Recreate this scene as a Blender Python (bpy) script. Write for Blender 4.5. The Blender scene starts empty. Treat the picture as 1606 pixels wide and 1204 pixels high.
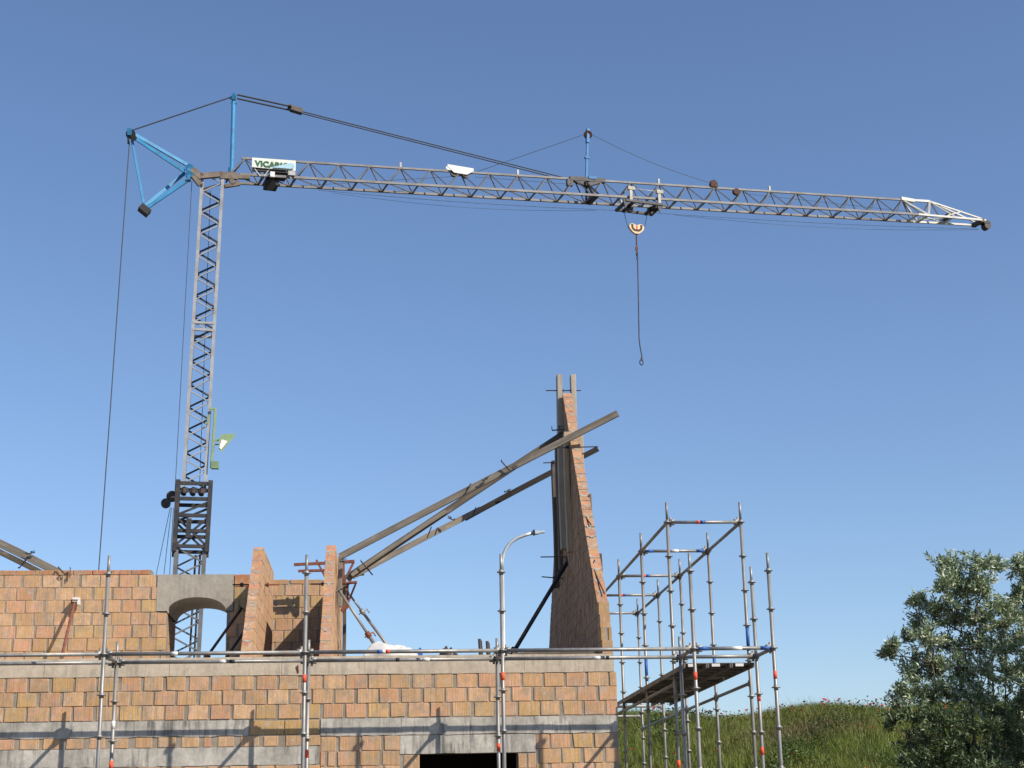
import bpy, math, random
import numpy as np
from mathutils import Vector, Matrix
random.seed(7); rng = np.random.default_rng(7)
SC = bpy.context.scene
COL = SC.collection
R = math.radians

# ------------------------------------------------------------------ camera model (solved from the vanishing points of the site)
F, CX, CY = 2405.0, 803.0, 602.0
EYE = np.array([0, 0, 1.6])
def nrm(v):
    v = np.asarray(v, float); return v / np.linalg.norm(v)
Zc = nrm([645 - 803, 602 + 7590., -F]); Yc = np.array([603 - 803, -(1312 - 602.), -F]); Yc = nrm(Yc - Zc * Yc.dot(Zc)); Xc = np.cross(Yc, Zc)
RW = np.array([Xc, Yc, Zc])
def ray(x, y): return RW @ np.array([x - CX, -(y - CY), -F])
def PY(x, y, Y):
    d = ray(x, y); return EYE + d * (Y / d[1])
def PX(x, y, X):
    d = ray(x, y); return EYE + d * (X / d[0])
def proj(p):
    c = RW.T @ (np.array(p) - EYE); return (CX + F * c[0] / -c[2], CY - F * c[1] / -c[2])

# ------------------------------------------------------------------ materials
def newmat(name):
    m = bpy.data.materials.new(name); m.use_nodes = True
    nt = m.node_tree; b = nt.nodes['Principled BSDF']
    return m, nt, b
def N(nt, typ, **kw):
    n = nt.nodes.new(typ)
    for k, v in kw.items():
        if k in n.inputs: n.inputs[k].default_value = v
        else: setattr(n, k, v)
    return n
def L(nt, a, b): nt.links.new(a, b)
def noise(nt, scale, detail=4, rough=.55, sc=(1, 1, 1), seed=0.0):
    tc = N(nt, 'ShaderNodeTexCoord'); mp = N(nt, 'ShaderNodeMapping'); mp.inputs['Scale'].default_value = sc
    mp.inputs['Location'].default_value = (seed, seed * .7, seed * .3)
    L(nt, tc.outputs['Object'], mp.inputs[0])
    n = N(nt, 'ShaderNodeTexNoise', Scale=scale, Detail=detail, Roughness=rough); L(nt, mp.outputs[0], n.inputs['Vector'])
    return n.outputs['Fac']
def ramp(nt, fac, stops):
    r = N(nt, 'ShaderNodeValToRGB'); L(nt, fac, r.inputs[0])
    e = r.color_ramp.elements
    while len(e) < len(stops): e.new(.5)
    for el, (p, c) in zip(e, stops):
        el.position = p; el.color = (c, c, c, 1) if isinstance(c, (int, float)) else (*c, 1)
    return r.outputs[0]
def mix(nt, fac, a, b, mode='MIX'):
    m = N(nt, 'ShaderNodeMix', data_type='RGBA', blend_type=mode)
    for s, v in ((m.inputs[0], fac), (m.inputs[6], a), (m.inputs[7], b)):
        if hasattr(v, 'is_linked'): L(nt, v, s)
        else: s.default_value = v if isinstance(v, (int, float)) else (*v, 1)
    return m.outputs[2]
def bump(nt, b, h, strength=.3, dist=.01):
    bm = N(nt, 'ShaderNodeBump', Strength=strength, Distance=dist); L(nt, h, bm.inputs['Height']); L(nt, bm.outputs[0], b.inputs['Normal'])

def mat_simple(name, col, rough=.6, metal=0.0, var=.25, scale=6, grime=None, sc=(1, 1, 1), bmp=0.0):
    m, nt, b = newmat(name)
    n = noise(nt, scale, 5, .6, sc)
    k = ramp(nt, n, [(.3, 1 - var), (.7, 1 + var * .4)])
    c = mix(nt, 1.0, col, k, 'MULTIPLY')
    if grime:
        g = ramp(nt, noise(nt, scale * .6, 6, .7, sc, 13.1), [(.5, 0.0), (.68, .8)])
        c = mix(nt, g, c, grime)
    L(nt, c, b.inputs['Base Color'])
    b.inputs['Roughness'].default_value = rough; b.inputs['Metallic'].default_value = metal
    if metal < .35 or max(col) < .1: b.inputs['Specular IOR Level'].default_value = .25
    if bmp: bump(nt, b, n, bmp, .005)
    return m

def mat_block():
    m, nt, b = newmat('fired clay block')
    a = N(nt, 'ShaderNodeVertexColor', layer_name='Col')
    st = noise(nt, 1, 3, .6, (75, 75, 1.6))                       # vertical combed grooves of the extruded clay
    c = mix(nt, 1.0, a.outputs[0], ramp(nt, st, [(.28, .66), (.5, 1.0), (.75, 1.22)]), 'MULTIPLY')
    bl = noise(nt, 7, 5, .6, (1, 1, 1), 3.3)
    c = mix(nt, ramp(nt, bl, [(.46, 0.0), (.62, .55)]), c, (.40, .255, .10))
    pk = noise(nt, 6.5, 4, .6, (1, 1, 1), 51.); c = mix(nt, ramp(nt, pk, [(.50, 0.0), (.66, .38)]), c, (.50, .29, .205))
    sm = noise(nt, 5.5, 8, .72, (1, 1, .8), 8.8)                  # mortar smeared over the faces
    c = mix(nt, ramp(nt, sm, [(.48, 0.0), (.57, .45), (.72, .85)]), c, (.26, .215, .165))
    ef = noise(nt, 9, 8, .75, (1, 1, .6), 21.0)
    c = mix(nt, ramp(nt, ef, [(.55, 0.0), (.66, .7)]), c, (.44, .37, .30))
    L(nt, c, b.inputs['Base Color']); b.inputs['Roughness'].default_value = .9
    fi = noise(nt, 48, 4, .7, (1, 1, 1.6), 40.); c2 = mix(nt, 1.0, c, ramp(nt, fi, [(.3, .80), (.55, 1.0), (.8, 1.10)]), 'MULTIPLY'); L(nt, c2, b.inputs['Base Color'])
    bump(nt, b, st, .55, .008)
    return m
def mat_concrete(name, c1, c2, stain=(.10, .10, .095), amt=.6):
    m, nt, b = newmat(name)
    n = noise(nt, 2.2, 8, .65); n2 = noise(nt, 14, 6, .65, (1, 1, 1), 4.)
    c = mix(nt, ramp(nt, n, [(.35, 0.0), (.65, 1.0)]), c1, c2)
    c = mix(nt, 1.0, c, ramp(nt, n2, [(.25, .80), (.6, 1.05)]), 'MULTIPLY')
    dr = noise(nt, 1, 6, .7, (11, 11, 1.5), 6.)
    lo = noise(nt, .8, 3, .5, (1, 1, 1), 17.)
    k = N(nt, 'ShaderNodeMath', operation='MULTIPLY'); L(nt, ramp(nt, dr, [(.48, 0.0), (.62, amt)]), k.inputs[0]); L(nt, ramp(nt, lo, [(.38, .12), (.55, 1.)]), k.inputs[1])
    c = mix(nt, k.outputs[0], c, stain)
    pit = noise(nt, 55, 3, .6, (1, 1, 1), 30.)
    c = mix(nt, ramp(nt, pit, [(.66, 0.0), (.74, .5)]), c, (.16, .145, .125))
    L(nt, c, b.inputs['Base Color']); b.inputs['Roughness'].default_value = .92
    bump(nt, b, n2, .35, .012)
    return m
def mat_wood(name, c1, c2, st=(.29, .26, .22)):
    m, nt, b = newmat(name)
    g = noise(nt, 1, 6, .65, (1.2, 26, 26)); l = noise(nt, 2.2, 4, .6, (1, 3, 3), 5.)
    c = mix(nt, ramp(nt, g, [(.3, 0.0), (.7, 1.0)]), c1, c2)
    c = mix(nt, 1.0, c, ramp(nt, l, [(.3, .7), (.7, 1.12)]), 'MULTIPLY')
    s = noise(nt, 5, 7, .7, (.7, 2, 2), 9.)
    c = mix(nt, ramp(nt, s, [(.56, 0.0), (.7, .6)]), c, st)
    L(nt, c, b.inputs['Base Color']); b.inputs['Roughness'].default_value = .85; b.inputs['Specular IOR Level'].default_value = .12
    bump(nt, b, g, .4, .006)
    return m
def mat_leafy(name, rough=.5, trans=.0):
    m, nt, b = newmat(name)
    a = N(nt, 'ShaderNodeVertexColor', layer_name='Col')
    L(nt, a.outputs[0], b.inputs['Base Color']); b.inputs['Roughness'].default_value = rough
    if trans:
        t = N(nt, 'ShaderNodeBsdfTranslucent'); L(nt, a.outputs[0], t.inputs[0])
        mx = N(nt, 'ShaderNodeMixShader'); mx.inputs[0].default_value = trans
        L(nt, b.outputs[0], mx.inputs[1]); L(nt, t.outputs[0], mx.inputs[2]); L(nt, mx.outputs[0], nt.nodes['Material Output'].inputs[0])
    return m
M = {}
M['block'] = mat_block()
M['mortar'] = mat_concrete('grey mortar', (.195, .165, .13), (.30, .26, .21), amt=.3)
M['tmortar'] = mat_concrete('fresh mortar', (.22, .195, .165), (.32, .29, .25), amt=.35)
M['concrete'] = mat_concrete('cast concrete', (.385, .33, .255), (.47, .405, .315), amt=.35)
M['band'] = mat_concrete('stained concrete', (.25, .24, .215), (.49, .46, .41), amt=.9)
M['galv'] = mat_simple('galvanised steel', (.255, .255, .25), .48, .4, .35, 9, (.22, .19, .16), (1, 1, .4))
M['cranegrey'] = mat_simple('weathered grey paint', (.33, .34, .355), .5, .15, .25, 3, (.22, .20, .18))
M['jibgrey'] = mat_simple('dull jib paint', (.16, .16, .165), .5, .2, .3, 3, (.11, .09, .075))
M['darksteel'] = mat_simple('dark oily steel', (.05, .05, .054), .5, .4, .3, 5, (.12, .08, .06))
M['blue'] = mat_simple('light blue paint', (.045, .25, .48), .45, 0, .2, 4, (.05, .12, .2))
M['bluedark'] = mat_simple('dark blue paint', (.03, .10, .32), .45, 0, .2, 4)
M['rope'] = mat_simple('steel wire rope', (.05, .055, .065), .6, .3)
M['rust'] = mat_simple('rusty red steel', (.21, .075, .05), .75, .1, .4, 12, (.10, .05, .04))
M['oldrust'] = mat_simple('dull brown rust', (.10, .05, .04), .8, .1, .4, 12, (.05, .035, .03))
M['white'] = mat_simple('white paint', (.62, .62, .60), .5, 0, .12, 4)
M['orange'] = mat_simple('orange tape', (.70, .10, .05), .6)
M['green'] = mat_simple('pale green paint', (.20, .29, .15), .5, 0, .25, 5)
M['black'] = mat_simple('black rubber', (.02, .02, .022), .6)
M['wood'] = mat_wood('weathered grey timber', (.135, .118, .098), (.24, .215, .18))
M['wood2'] = mat_wood('fresh timber', (.33, .26, .17), (.44, .37, .27))
M['woodd'] = mat_wood('old dark timber', (.075, .065, .055), (.14, .12, .10))
M['woodshade'] = mat_wood('timber with painted shadow', (.016, .014, .013), (.036, .031, .028), (.05, .045, .04))  # brace colour taken almost to black to stand for a cast shadow
M['woodp'] = mat_wood('sun bleached timber', (.30, .275, .235), (.42, .39, .34), (.36, .33, .28))
M['deck'] = mat_simple('dirty steel deck', (.20, .19, .175), .6, .3, .4, 4, (.08, .07, .06))
M['grass'] = mat_leafy('grass blades', .6, .3)
M['leaf'] = mat_leafy('silver leaves', .5, .15)
M['petal'] = mat_simple('poppy petals', (.62, .07, .055), .6)
M['stem'] = mat_simple('poppy stems', (.10, .16, .05), .7)
M['bark'] = mat_simple('tree bark', (.13, .11, .085), .9, 0, .5, 14, None, (1, 1, .3), .5)
M['soil'] = mat_simple('trodden earth', (.14, .12, .09), .95, 0, .35, .8, (.11, .10, .065), (1, 1, 1), .4)
M['hill'] = mat_simple('hill turf', (.085, .11, .035), .95, 0, .4, .9, (.10, .085, .045))
M['banner'] = mat_simple('banner white', (.56, .61, .56), .5, 0, .08, 3)
M['letter'] = mat_simple('dark green lettering', (.035, .12, .055), .6)
M['swoosh'] = mat_simple('light blue print', (.30, .48, .60), .5, 0, .25, 6)
M['sack'] = mat_simple('white plastic sack', (.52, .51, .49), .45, 0, .08, 5, None, (1, 1, 1), .3)
M['lampgrey'] = mat_simple('lamp post aluminium', (.58, .61, .63), .4, .5, .15)
M['glass'] = mat_simple('floodlight glass', (.75, .74, .68), .2, 0, .1)
M['room'] = mat_simple('interior in painted shade', (.05, .045, .04), .95)  # interior coloured near black to stand for deep shade behind the opening

# ------------------------------------------------------------------ mesh collecting
class MB:
    def __init__(s): s.v = []; s.f = []; s.c = []
    def add(s, vs, fs, col=(1, 1, 1)):
        o = len(s.v); s.v += [tuple(map(float, p)) for p in vs]
        for i, f in enumerate(fs):
            s.f.append([k + o for k in f]); s.c.append(col[i] if isinstance(col, list) else col)
    def box(s, lo, hi, col=(1, 1, 1)):
        x0, y0, z0 = lo; x1, y1, z1 = hi
        s.add([(x0, y0, z0), (x1, y0, z0), (x1, y1, z0), (x0, y1, z0), (x0, y0, z1), (x1, y0, z1), (x1, y1, z1), (x0, y1, z1)],
              [(0, 3, 2, 1), (4, 5, 6, 7), (0, 1, 5, 4), (1, 2, 6, 5), (2, 3, 7, 6), (3, 0, 4, 7)], col)
    def bar(s, p, q, w, h=None, up=(0, 0, 1)):                  # rectangular bar from p to q
        h = h or w; p = np.array(p, float); q = np.array(q, float); d = nrm(q - p)
        u = np.array(up, float)
        if abs(d.dot(nrm(u))) > .98: u = np.array([0, 1, .01])
        a = nrm(np.cross(d, u)); b = np.cross(a, d)
        a = a * w / 2; b = b * h / 2
        vs = [p - a - b, p + a - b, p + a + b, p - a + b, q - a - b, q + a - b, q + a + b, q - a + b]
        s.add(vs, [(3, 2, 1, 0), (4, 5, 6, 7), (0, 1, 5, 4), (1, 2, 6, 5), (2, 3, 7, 6), (3, 0, 4, 7)])
    def tube(s, p, q, r, n=10, r2=None, caps=True):
        r2 = r if r2 is None else r2
        p = np.array(p, float); q = np.array(q, float); d = nrm(q - p)
        a = nrm(np.cross(d, (0, 0, 1) if abs(d[2]) < .95 else (1, 0, 0))); b = np.cross(d, a)
        vs = []
        for c, rr in ((p, r), (q, r2)):
            for i in range(n):
                t = 2 * math.pi * i / n; vs.append(c + (a * math.cos(t) + b * math.sin(t)) * rr)
        fs = [(i, (i + 1) % n, n + (i + 1) % n, n + i) for i in range(n)]
        if caps: fs += [tuple(range(n - 1, -1, -1)), tuple(range(n, 2 * n))]
        s.add(vs, fs)
    def path(s, pts, r, n=8):
        pts = [np.array(p, float) for p in pts]
        if len(pts) == 2: return s.tube(pts[0], pts[1], r, n)
        vs = []; ref = None
        for i, p in enumerate(pts):
            d = nrm((pts[i + 1] if i + 1 < len(pts) else p) - (pts[i - 1] if i else p))
            if ref is None: ref = np.array((0, 0, 1.) if abs(d[2]) < .9 else (1., 0, 0))
            a = ref - d * ref.dot(d); a = nrm(a) if np.linalg.norm(a) > 1e-4 else nrm(np.cross(d, (0.3, .9, .2))); b = np.cross(d, a); ref = a
            for k in range(n): t = 2 * math.pi * k / n; vs.append(p + (a * math.cos(t) + b * math.sin(t)) * r)
        m = len(pts); fs = [(i * n + k, i * n + (k + 1) % n, (i + 1) * n + (k + 1) % n, (i + 1) * n + k) for i in range(m - 1) for k in range(n)]
        s.add(vs, fs + [tuple(range(n - 1, -1, -1)), tuple(range((m - 1) * n, m * n))])
    def prism(s, poly, axis, a0, a1, col=(1, 1, 1), edgecol=None):  # poly in the two other axes, extruded along axis
        def mk(u, v, w):
            return {'x': (w, u, v), 'y': (u, w, v), 'z': (u, v, w)}[axis]
        n = len(poly)
        vs = [mk(u, v, a0) for u, v in poly] + [mk(u, v, a1) for u, v in poly]
        fs = [tuple(range(n - 1, -1, -1)), tuple(range(n, 2 * n))] + [(i, (i + 1) % n, n + (i + 1) % n, n + i) for i in range(n)]
        cols = [col, col] + [(edgecol[i] if edgecol and edgecol[i] else col) for i in range(n)]
        s.add(vs, fs, cols)
    def build(s, name, mat, parent=None, smooth=False, off=(0, 0, 0), fix=True):
        me = bpy.data.meshes.new(name)
        o = np.array(off, float)
        me.from_pydata([tuple(np.array(v) - o) for v in s.v], [], s.f); me.materials.append(mat)
        ca = me.color_attributes.new('Col', 'FLOAT_COLOR', 'CORNER')
        arr = []
        for f, c in zip(s.f, s.c): arr += [c[0], c[1], c[2], 1.0] * len(f)
        ca.data.foreach_set('color', arr)
        if fix:
            import bmesh
            bm = bmesh.new(); bm.from_mesh(me); bmesh.ops.recalc_face_normals(bm, faces=bm.faces); bm.to_mesh(me); bm.free()
        if smooth:
            me.polygons.foreach_set('use_smooth', [True] * len(me.polygons))
        ob = bpy.data.objects.new(name, me); COL.objects.link(ob)
        if parent: ob.parent = parent
        else: ob.location = off
        return ob
def raw_mesh(name, verts, faces_flat, nper, cols, mat, parent=None, loc=(0, 0, 0)):   # fast path for thousands of small faces
    me = bpy.data.meshes.new(name); nv = len(verts); nf = len(faces_flat) // nper
    me.vertices.add(nv); me.vertices.foreach_set('co', np.asarray(verts, np.float32).ravel())
    me.loops.add(nf * nper); me.loops.foreach_set('vertex_index', np.asarray(faces_flat, np.int32))
    me.polygons.add(nf); me.polygons.foreach_set('loop_start', np.arange(0, nf * nper, nper, dtype=np.int32))
    me.update(calc_edges=True); me.validate()
    ca = me.color_attributes.new('Col', 'FLOAT_COLOR', 'POINT')
    ca.data.foreach_set('color', np.concatenate([cols, np.ones((nv, 1))], 1).astype(np.float32).ravel())
    me.materials.append(mat); ob = bpy.data.objects.new(name, me); COL.objects.link(ob)
    ob.parent = parent; ob.location = loc
    return ob
def tag(o, label=None, cat=None, group=None, kind=None):
    if label: o['label'] = label
    if cat: o['category'] = cat
    if group: o['group'] = group
    if kind: o['kind'] = kind
    return o
def thing(name, label, cat, loc=(0, 0, 0), group=None):
    o = bpy.data.objects.new(name, None); COL.objects.link(o); o.location = loc; o.empty_display_size = .2
    return tag(o, label, cat, group)
def part(name, mb, mat, root, smooth=False, label=None):        # verts in world space, stored relative to the root
    top = root; off = np.zeros(3)
    while top: off = off + np.array(top.location); top = top.parent
    o = mb.build(name, mat, root, smooth, off)
    if label: o['label'] = label
    return o
def solo(name, mb, mat, label, cat, group=None, smooth=False):  # a thing that is one mesh, origin at its base
    v = np.array(mb.v); base = (v[:, 0].mean(), v[:, 1].mean(), v[:, 2].min())
    return tag(mb.build(name, mat, None, smooth, base), label, cat, group)
def board(name, p, q, w, t, mat, up=(0, 0, 1), warp=.012):       # timber along local X so the grain follows it
    p = np.array(p, float); q = np.array(q, float); Ln = np.linalg.norm(q - p); d = (q - p) / Ln
    a = nrm(np.cross(up, d)); b = np.cross(d, a)                 # a: thickness direction, b: width direction
    n = 10; vs = []; fs = []
    ph = random.random() * 6; h = w / 2; k = t / 2; c = .004
    sec = [(-k, -h + c), (-k + c, -h), (k - c, -h), (k, -h + c), (k, h - c), (k - c, h), (-k + c, h), (-k, h - c)]
    for i in range(n + 1):
        s_ = i / n; bow = warp * math.sin(s_ * math.pi + .3 * math.sin(ph)); tw = warp * .6 * math.sin(s_ * 5 + ph)
        for (y, z) in sec: vs.append((s_ * Ln, y + tw, z + bow))
    m = len(sec)
    for i in range(n):
        for j in range(m): fs.append((i * m + j, i * m + (j + 1) % m, (i + 1) * m + (j + 1) % m, (i + 1) * m + j))
    fs += [tuple(range(m - 1, -1, -1)), tuple(range(n * m, n * m + m))]
    mb = MB(); mb.add(vs, fs); o = mb.build(name, mat)
    mt = Matrix(((d[0], a[0], b[0], p[0]), (d[1], a[1], b[1], p[1]), (d[2], a[2], b[2], p[2]), (0, 0, 0, 1)))
    o.matrix_world = mt
    return o

# ------------------------------------------------------------------ block walls
PAL = [(.485,.300,.162),(.49,.285,.172),(.465,.300,.135),(.43,.262,.142),(.475,.258,.152),(.51,.330,.195),(.44,.270,.145),(.50,.300,.182)]
REDC = (.36, .150, .085)
def blockcol(pal=None):
    c = random.choice(pal or PAL); k = random.uniform(.88, 1.10); return tuple(min(1, x * k) for x in c)
def clip(poly, a, b):                                            # keep the left side of a->b
    out = []
    def sd(p): return (b[0] - a[0]) * (p[1] - a[1]) - (b[1] - a[1]) * (p[0] - a[0])
    for i in range(len(poly)):
        p, q = poly[i], poly[(i + 1) % len(poly)]; sp, sq = sd(p), sd(q)
        if sp >= 0: out.append(p)
        if sp * sq < 0:
            t = sp / (sp - sq); out.append((p[0] + (q[0] - p[0]) * t, p[1] + (q[1] - p[1]) * t))
    return out
def jit(d): return random.uniform(-d, d)
def courses_front(mb, x0, x1, z0, rows, rh, Y, off=0.0, pitch=.300, depth=.1, pal=None, gap=(.016, .05), odd=.025):
    for r in range(rows):
        zb = z0 + r * rh; x = x0 - ((r % 2) * pitch / 2 + off) % pitch
        while x < x1 - .02:
            pw = pitch * (random.choice([.42, .6, .8]) if random.random() < odd else 1)
            a = max(x, x0) + .004; g = random.uniform(*gap); b = min(x + pw, x1) - (g if x + pw < x1 else .002)
            x += pw
            if b - a < .03: continue
            f = Y - random.uniform(.006, .013); j = .0035
            c = blockcol(pal)
            q = [(a + jit(j), zb + .003 + jit(j)), (b + jit(j), zb + .003 + jit(j)), (b + jit(j), zb + rh - .004 + jit(j)), (a + jit(j), zb + rh - .004 + jit(j))]
            if random.random() < .06: k_ = random.randrange(4); w_ = random.uniform(.008, .02); q[k_] = (q[k_][0] + (w_ if k_ in (0, 3) else -w_), q[k_][1] + (w_ * .5 if k_ < 2 else -w_ * .5))
            e = .005; fr = [(q[0][0] + e, q[0][1] + e), (q[1][0] - e, q[1][1] + e), (q[2][0] - e, q[2][1] - e), (q[3][0] + e, q[3][1] - e)]
            tl = [jit(.003) for _ in range(4)]
            vs = [(u, f + tl[i], v) for i, (u, v) in enumerate(fr)] + [(u, f + .005, v) for u, v in q] + [(u, Y + depth, v) for u, v in q]
            fs = [(0, 1, 2, 3)] + [(i, (i + 1) % 4, 4 + (i + 1) % 4, 4 + i)[::-1] for i in range(4)] + [(4 + i, 4 + (i + 1) % 4, 8 + (i + 1) % 4, 8 + i)[::-1] for i in range(4)]
            mb.add(vs, fs, c)
def wall_side(mb, mort, X0, X1, poly, z0, rh, rakes, pitch=.29, pal=None):   # wall standing along Y; poly (Y,z) convex counter-clockwise; rakes = edges whose cut faces show raw red clay
    ys = [p[0] for p in poly]; zs = [p[1] for p in poly]
    n = int(math.ceil((max(zs) - z0) / rh))
    for r in range(n):
        zb = z0 + r * rh; y = min(ys) - (r % 2) * pitch / 2 - random.uniform(0, .05)
        while y < max(ys):
            q = [(y + .005, zb + .003), (y + pitch - random.uniform(.012, .028), zb + .005), (y + pitch - random.uniform(.012, .028), zb + rh - .004), (y + .005, zb + rh - .004)]
            y += pitch
            for i in range(len(poly)):
                q = clip(q, poly[i], poly[(i + 1) % len(poly)])
                if len(q) < 3: break
            if len(q) < 3: continue
            ec = []
            for i in range(len(q)):
                a, b = q[i], q[(i + 1) % len(q)]; red = None
                for (ra, rb) in rakes:
                    def ds(p): return abs((rb[0] - ra[0]) * (p[1] - ra[1]) - (rb[1] - ra[1]) * (p[0] - ra[0])) / math.hypot(rb[0] - ra[0], rb[1] - ra[1])
                    if ds(a) < .002 and ds(b) < .002: k = random.uniform(.7, 1.1); m_ = random.uniform(0, .35); red = tuple(x * k * (1 - m_) + y_ * m_ for x, y_ in zip(REDC, (.40, .26, .16)))
                ec.append(red)
            dx = random.uniform(.003, .008)
            mb.prism(q, 'x', X0 - dx, X1 + random.uniform(.003, .008), blockcol(pal), ec)
    c = np.mean(np.array(poly), 0)
    ins = [(c[0] + (p[0] - c[0]) * .994, c[1] + (p[1] - c[1]) * .994) for p in poly]
    mort.prism(ins, 'x', X0, X1)
def rake_mortar(mb, X0, X1, a, b, z0, rh, zmin, zmax):             # T shaped dabs of mortar on the raked cut, one per course
    t = np.array([b[0] - a[0], b[1] - a[1]]); t = t / np.linalg.norm(t); nn = np.array([-t[1], t[0]])
    if nn[1] < 0: nn = -nn
    z = z0 + math.ceil((zmin - z0) / rh) * rh
    while z < zmax - .03:
        k = (z - a[1]) / (b[1] - a[1]); y = a[0] + (b[0] - a[0]) * k
        def dab(pts, h):
            q = [(xx + jit(.004), y + t[0] * ss, z + t[1] * ss) for xx, ss in pts]; n_ = len(q)
            up = [(x, yy + nn[0] * h, zz + nn[1] * h) for x, yy, zz in q]; dn = [(x, yy - nn[0] * .012, zz - nn[1] * .012) for x, yy, zz in q]
            mb.add(up + dn, [tuple(range(n_))] + [(i, n_ + i, n_ + (i + 1) % n_, (i + 1) % n_) for i in range(n_)])
        up_ = -1 if t[1] < 0 else 1                               # +: up the slope
        xa, xb = X0 + .003, X1 - .003; m = (xa + xb) / 2 + jit(.02)
        k1, k2, k3 = random.uniform(.006, .014), random.uniform(.03, .11), random.uniform(.012, .028)
        pts = [(xa, k1), (m - .02, k1 + jit(.008)), (m + .03, k1 + jit(.008)), (xb, k1), (xb, -.010 + jit(.006)), (m + k3 * 1.5, -.014 - random.random() * .03), (m + k3, -k2 * .7), (m + jit(.01), -k2), (m - k3, -k2 * .8), (m - k3 * 1.4, -.014 - random.random() * .02), (xa, -.010 + jit(.006))]
        if random.random() < .75: dab([(xx, ss * up_) for xx, ss in pts], .003 + random.random() * .003)
        else: dab([(xa, .010), (xb, .010), (xb, -.010), (xa, -.010)], .004)
        z += rh

house = thing('unfinished_house', 'unfinished orange clay block house with concrete bands, arched opening and bare pointed gable', 'house', (-3, 21.2, 0))
YF = 21.2; ZS = 3.975; XR = 3.17; XL = -9.5
RH = .192
# front wall -------------------------------------------------------
fb = MB(); fm = MB()
ZB3 = 3.725 - 3 * RH                                              # underside of the three upper courses
OX0, OX1, OZ = .464, 1.789, 2.668
for lo, hi in (((XL, 3.15), (XR, 3.725)), ((XL, 0), (-.86, 2.92)), ((-.86, 0), (OX0, 2.92)), ((OX1, 0), (XR, 2.92)), ((OX0, OZ + .002), (OX1, 2.92)), ((XL, 2.92), (XR, 3.15))):
    fm.box((lo[0], YF, lo[1]), (hi[0], YF + .3, hi[1]))
courses_front(fb, -5.20, XR, ZB3, 3, RH, YF, off=.13)
courses_front(fb, XL, -5.63, ZB3, 3, RH, YF, off=.21)
FB = part('front_wall', fb, M['block'], house)
part('mortar', fm, M['mortar'], FB)
# lower courses, right of the joint
def lowrows(x0, x1, ztop, zbot, off):
    n = int((ztop - zbot) / .195); courses_front(fb2, x0, x1, ztop - n * .195, n, .195, YF, off=off)
fb2 = MB(); fb3 = MB()
fb2 = MB(); lowrows(-.86, .20, 2.91, .2, .05); courses_front(fb2, .20, OX0, 2.65 - 12 * .195, 12, .195, YF, off=.1); part('lower_wall', fb2, M['block'], house)
fb2 = MB(); lowrows(2.035, XR, 2.905, .2, .1); courses_front(fb2, OX1, 2.035, 2.65 - 12 * .195, 12, .195, YF, off=.02); part('lower_wall', fb2, M['block'], house)
fb2 = MB(); courses_front(fb2, XL, -.86, 2.79, 1, .14, YF, off=.11, gap=(.05, .10), odd=.2); part('block_course', fb2, M['block'], house)
fb2 = MB(); courses_front(fb2, XL, -.86, 2.545 - 11 * .195, 11, .195, YF, off=.05); part('lower_wall', fb2, M['block'], house)
yb = MB()
courses_front(yb, -1.80, -.88, 2.945, 1, .185, YF - .002, pitch=.46, pal=[(.46, .30, .115), (.44, .28, .105)], gap=(.01, .02), odd=0)
part('clay_lintel', yb, M['block'], house, label='yellow clay lintel block set in the concrete band')
def slab_noisy(mb, x0, x1, z0, z1, Y, d, seg=.12, amp=.010):       # cast strip with uneven lower and upper lips
    n = max(2, int((x1 - x0) / seg)); vs = []; fs = []
    for i in range(n + 1):
        x = x0 + (x1 - x0) * i / n
        a = z0 + jit(amp); b = z1 + jit(amp * .4)
        vs += [(x, Y - d + jit(.002), a), (x, Y - d + jit(.002), b), (x, Y + .12, b), (x, Y + .12, a)]
    for i in range(n):
        o = i * 4
        for k in range(4): fs.append((o + k, o + (k + 1) % 4, o + 4 + (k + 1) % 4, o + 4 + k))
    fs += [(0, 3, 2, 1), (n * 4, n * 4 + 1, n * 4 + 2, n * 4 + 3)]
    mb.add(vs, fs)
mb = MB(); x = XL
for x0, x1 in ((XL, -4.55), (-4.545, -2.9), (-2.895, -1.4), (-1.395, .35), (.352, 1.9), (1.902, XR - .03)):
    slab_noisy(mb, x0, x1, 3.728, ZS, YF, .012 + random.random() * .004, .2, .005)
mb.box((-9.5, YF + .12, 3.728), (XR - .03, YF + .5, ZS - .003))
RB = part('ring_beam', mb, M['concrete'], house)
mb = MB(); p = PY(467, 1042, YF - .03); mb.tube((p[0], YF - .035, p[2]), (p[0] + .01, YF - .02, p[2] - .10), .010, 6); part('rusty_bar', mb, M['rust'], RB)
mb = MB()
slab_noisy(mb, XL, -1.82, 2.935, 3.142, YF, .012); slab_noisy(mb, -.86, .22, 2.915, 3.142, YF, .014); slab_noisy(mb, .222, 2.3, 2.915, 3.138, YF, .017); slab_noisy(mb, 2.302, XR, 2.912, 3.136, YF, .012)
slab_noisy(mb, XL, -.90, 2.55, 2.785, YF, .010)
part('concrete_band', mb, M['band'], house)
mb = MB(); slab_noisy(mb, .20, 2.035, OZ, 2.908, YF, .010, .2, .004)
part('lintel', mb, M['band'], house)
mb = MB(); slab_noisy(mb, -5.62, -5.205, 2.95, 3.72, YF, .008)
part('corner_pillar', mb, M['concrete'], house)
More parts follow.
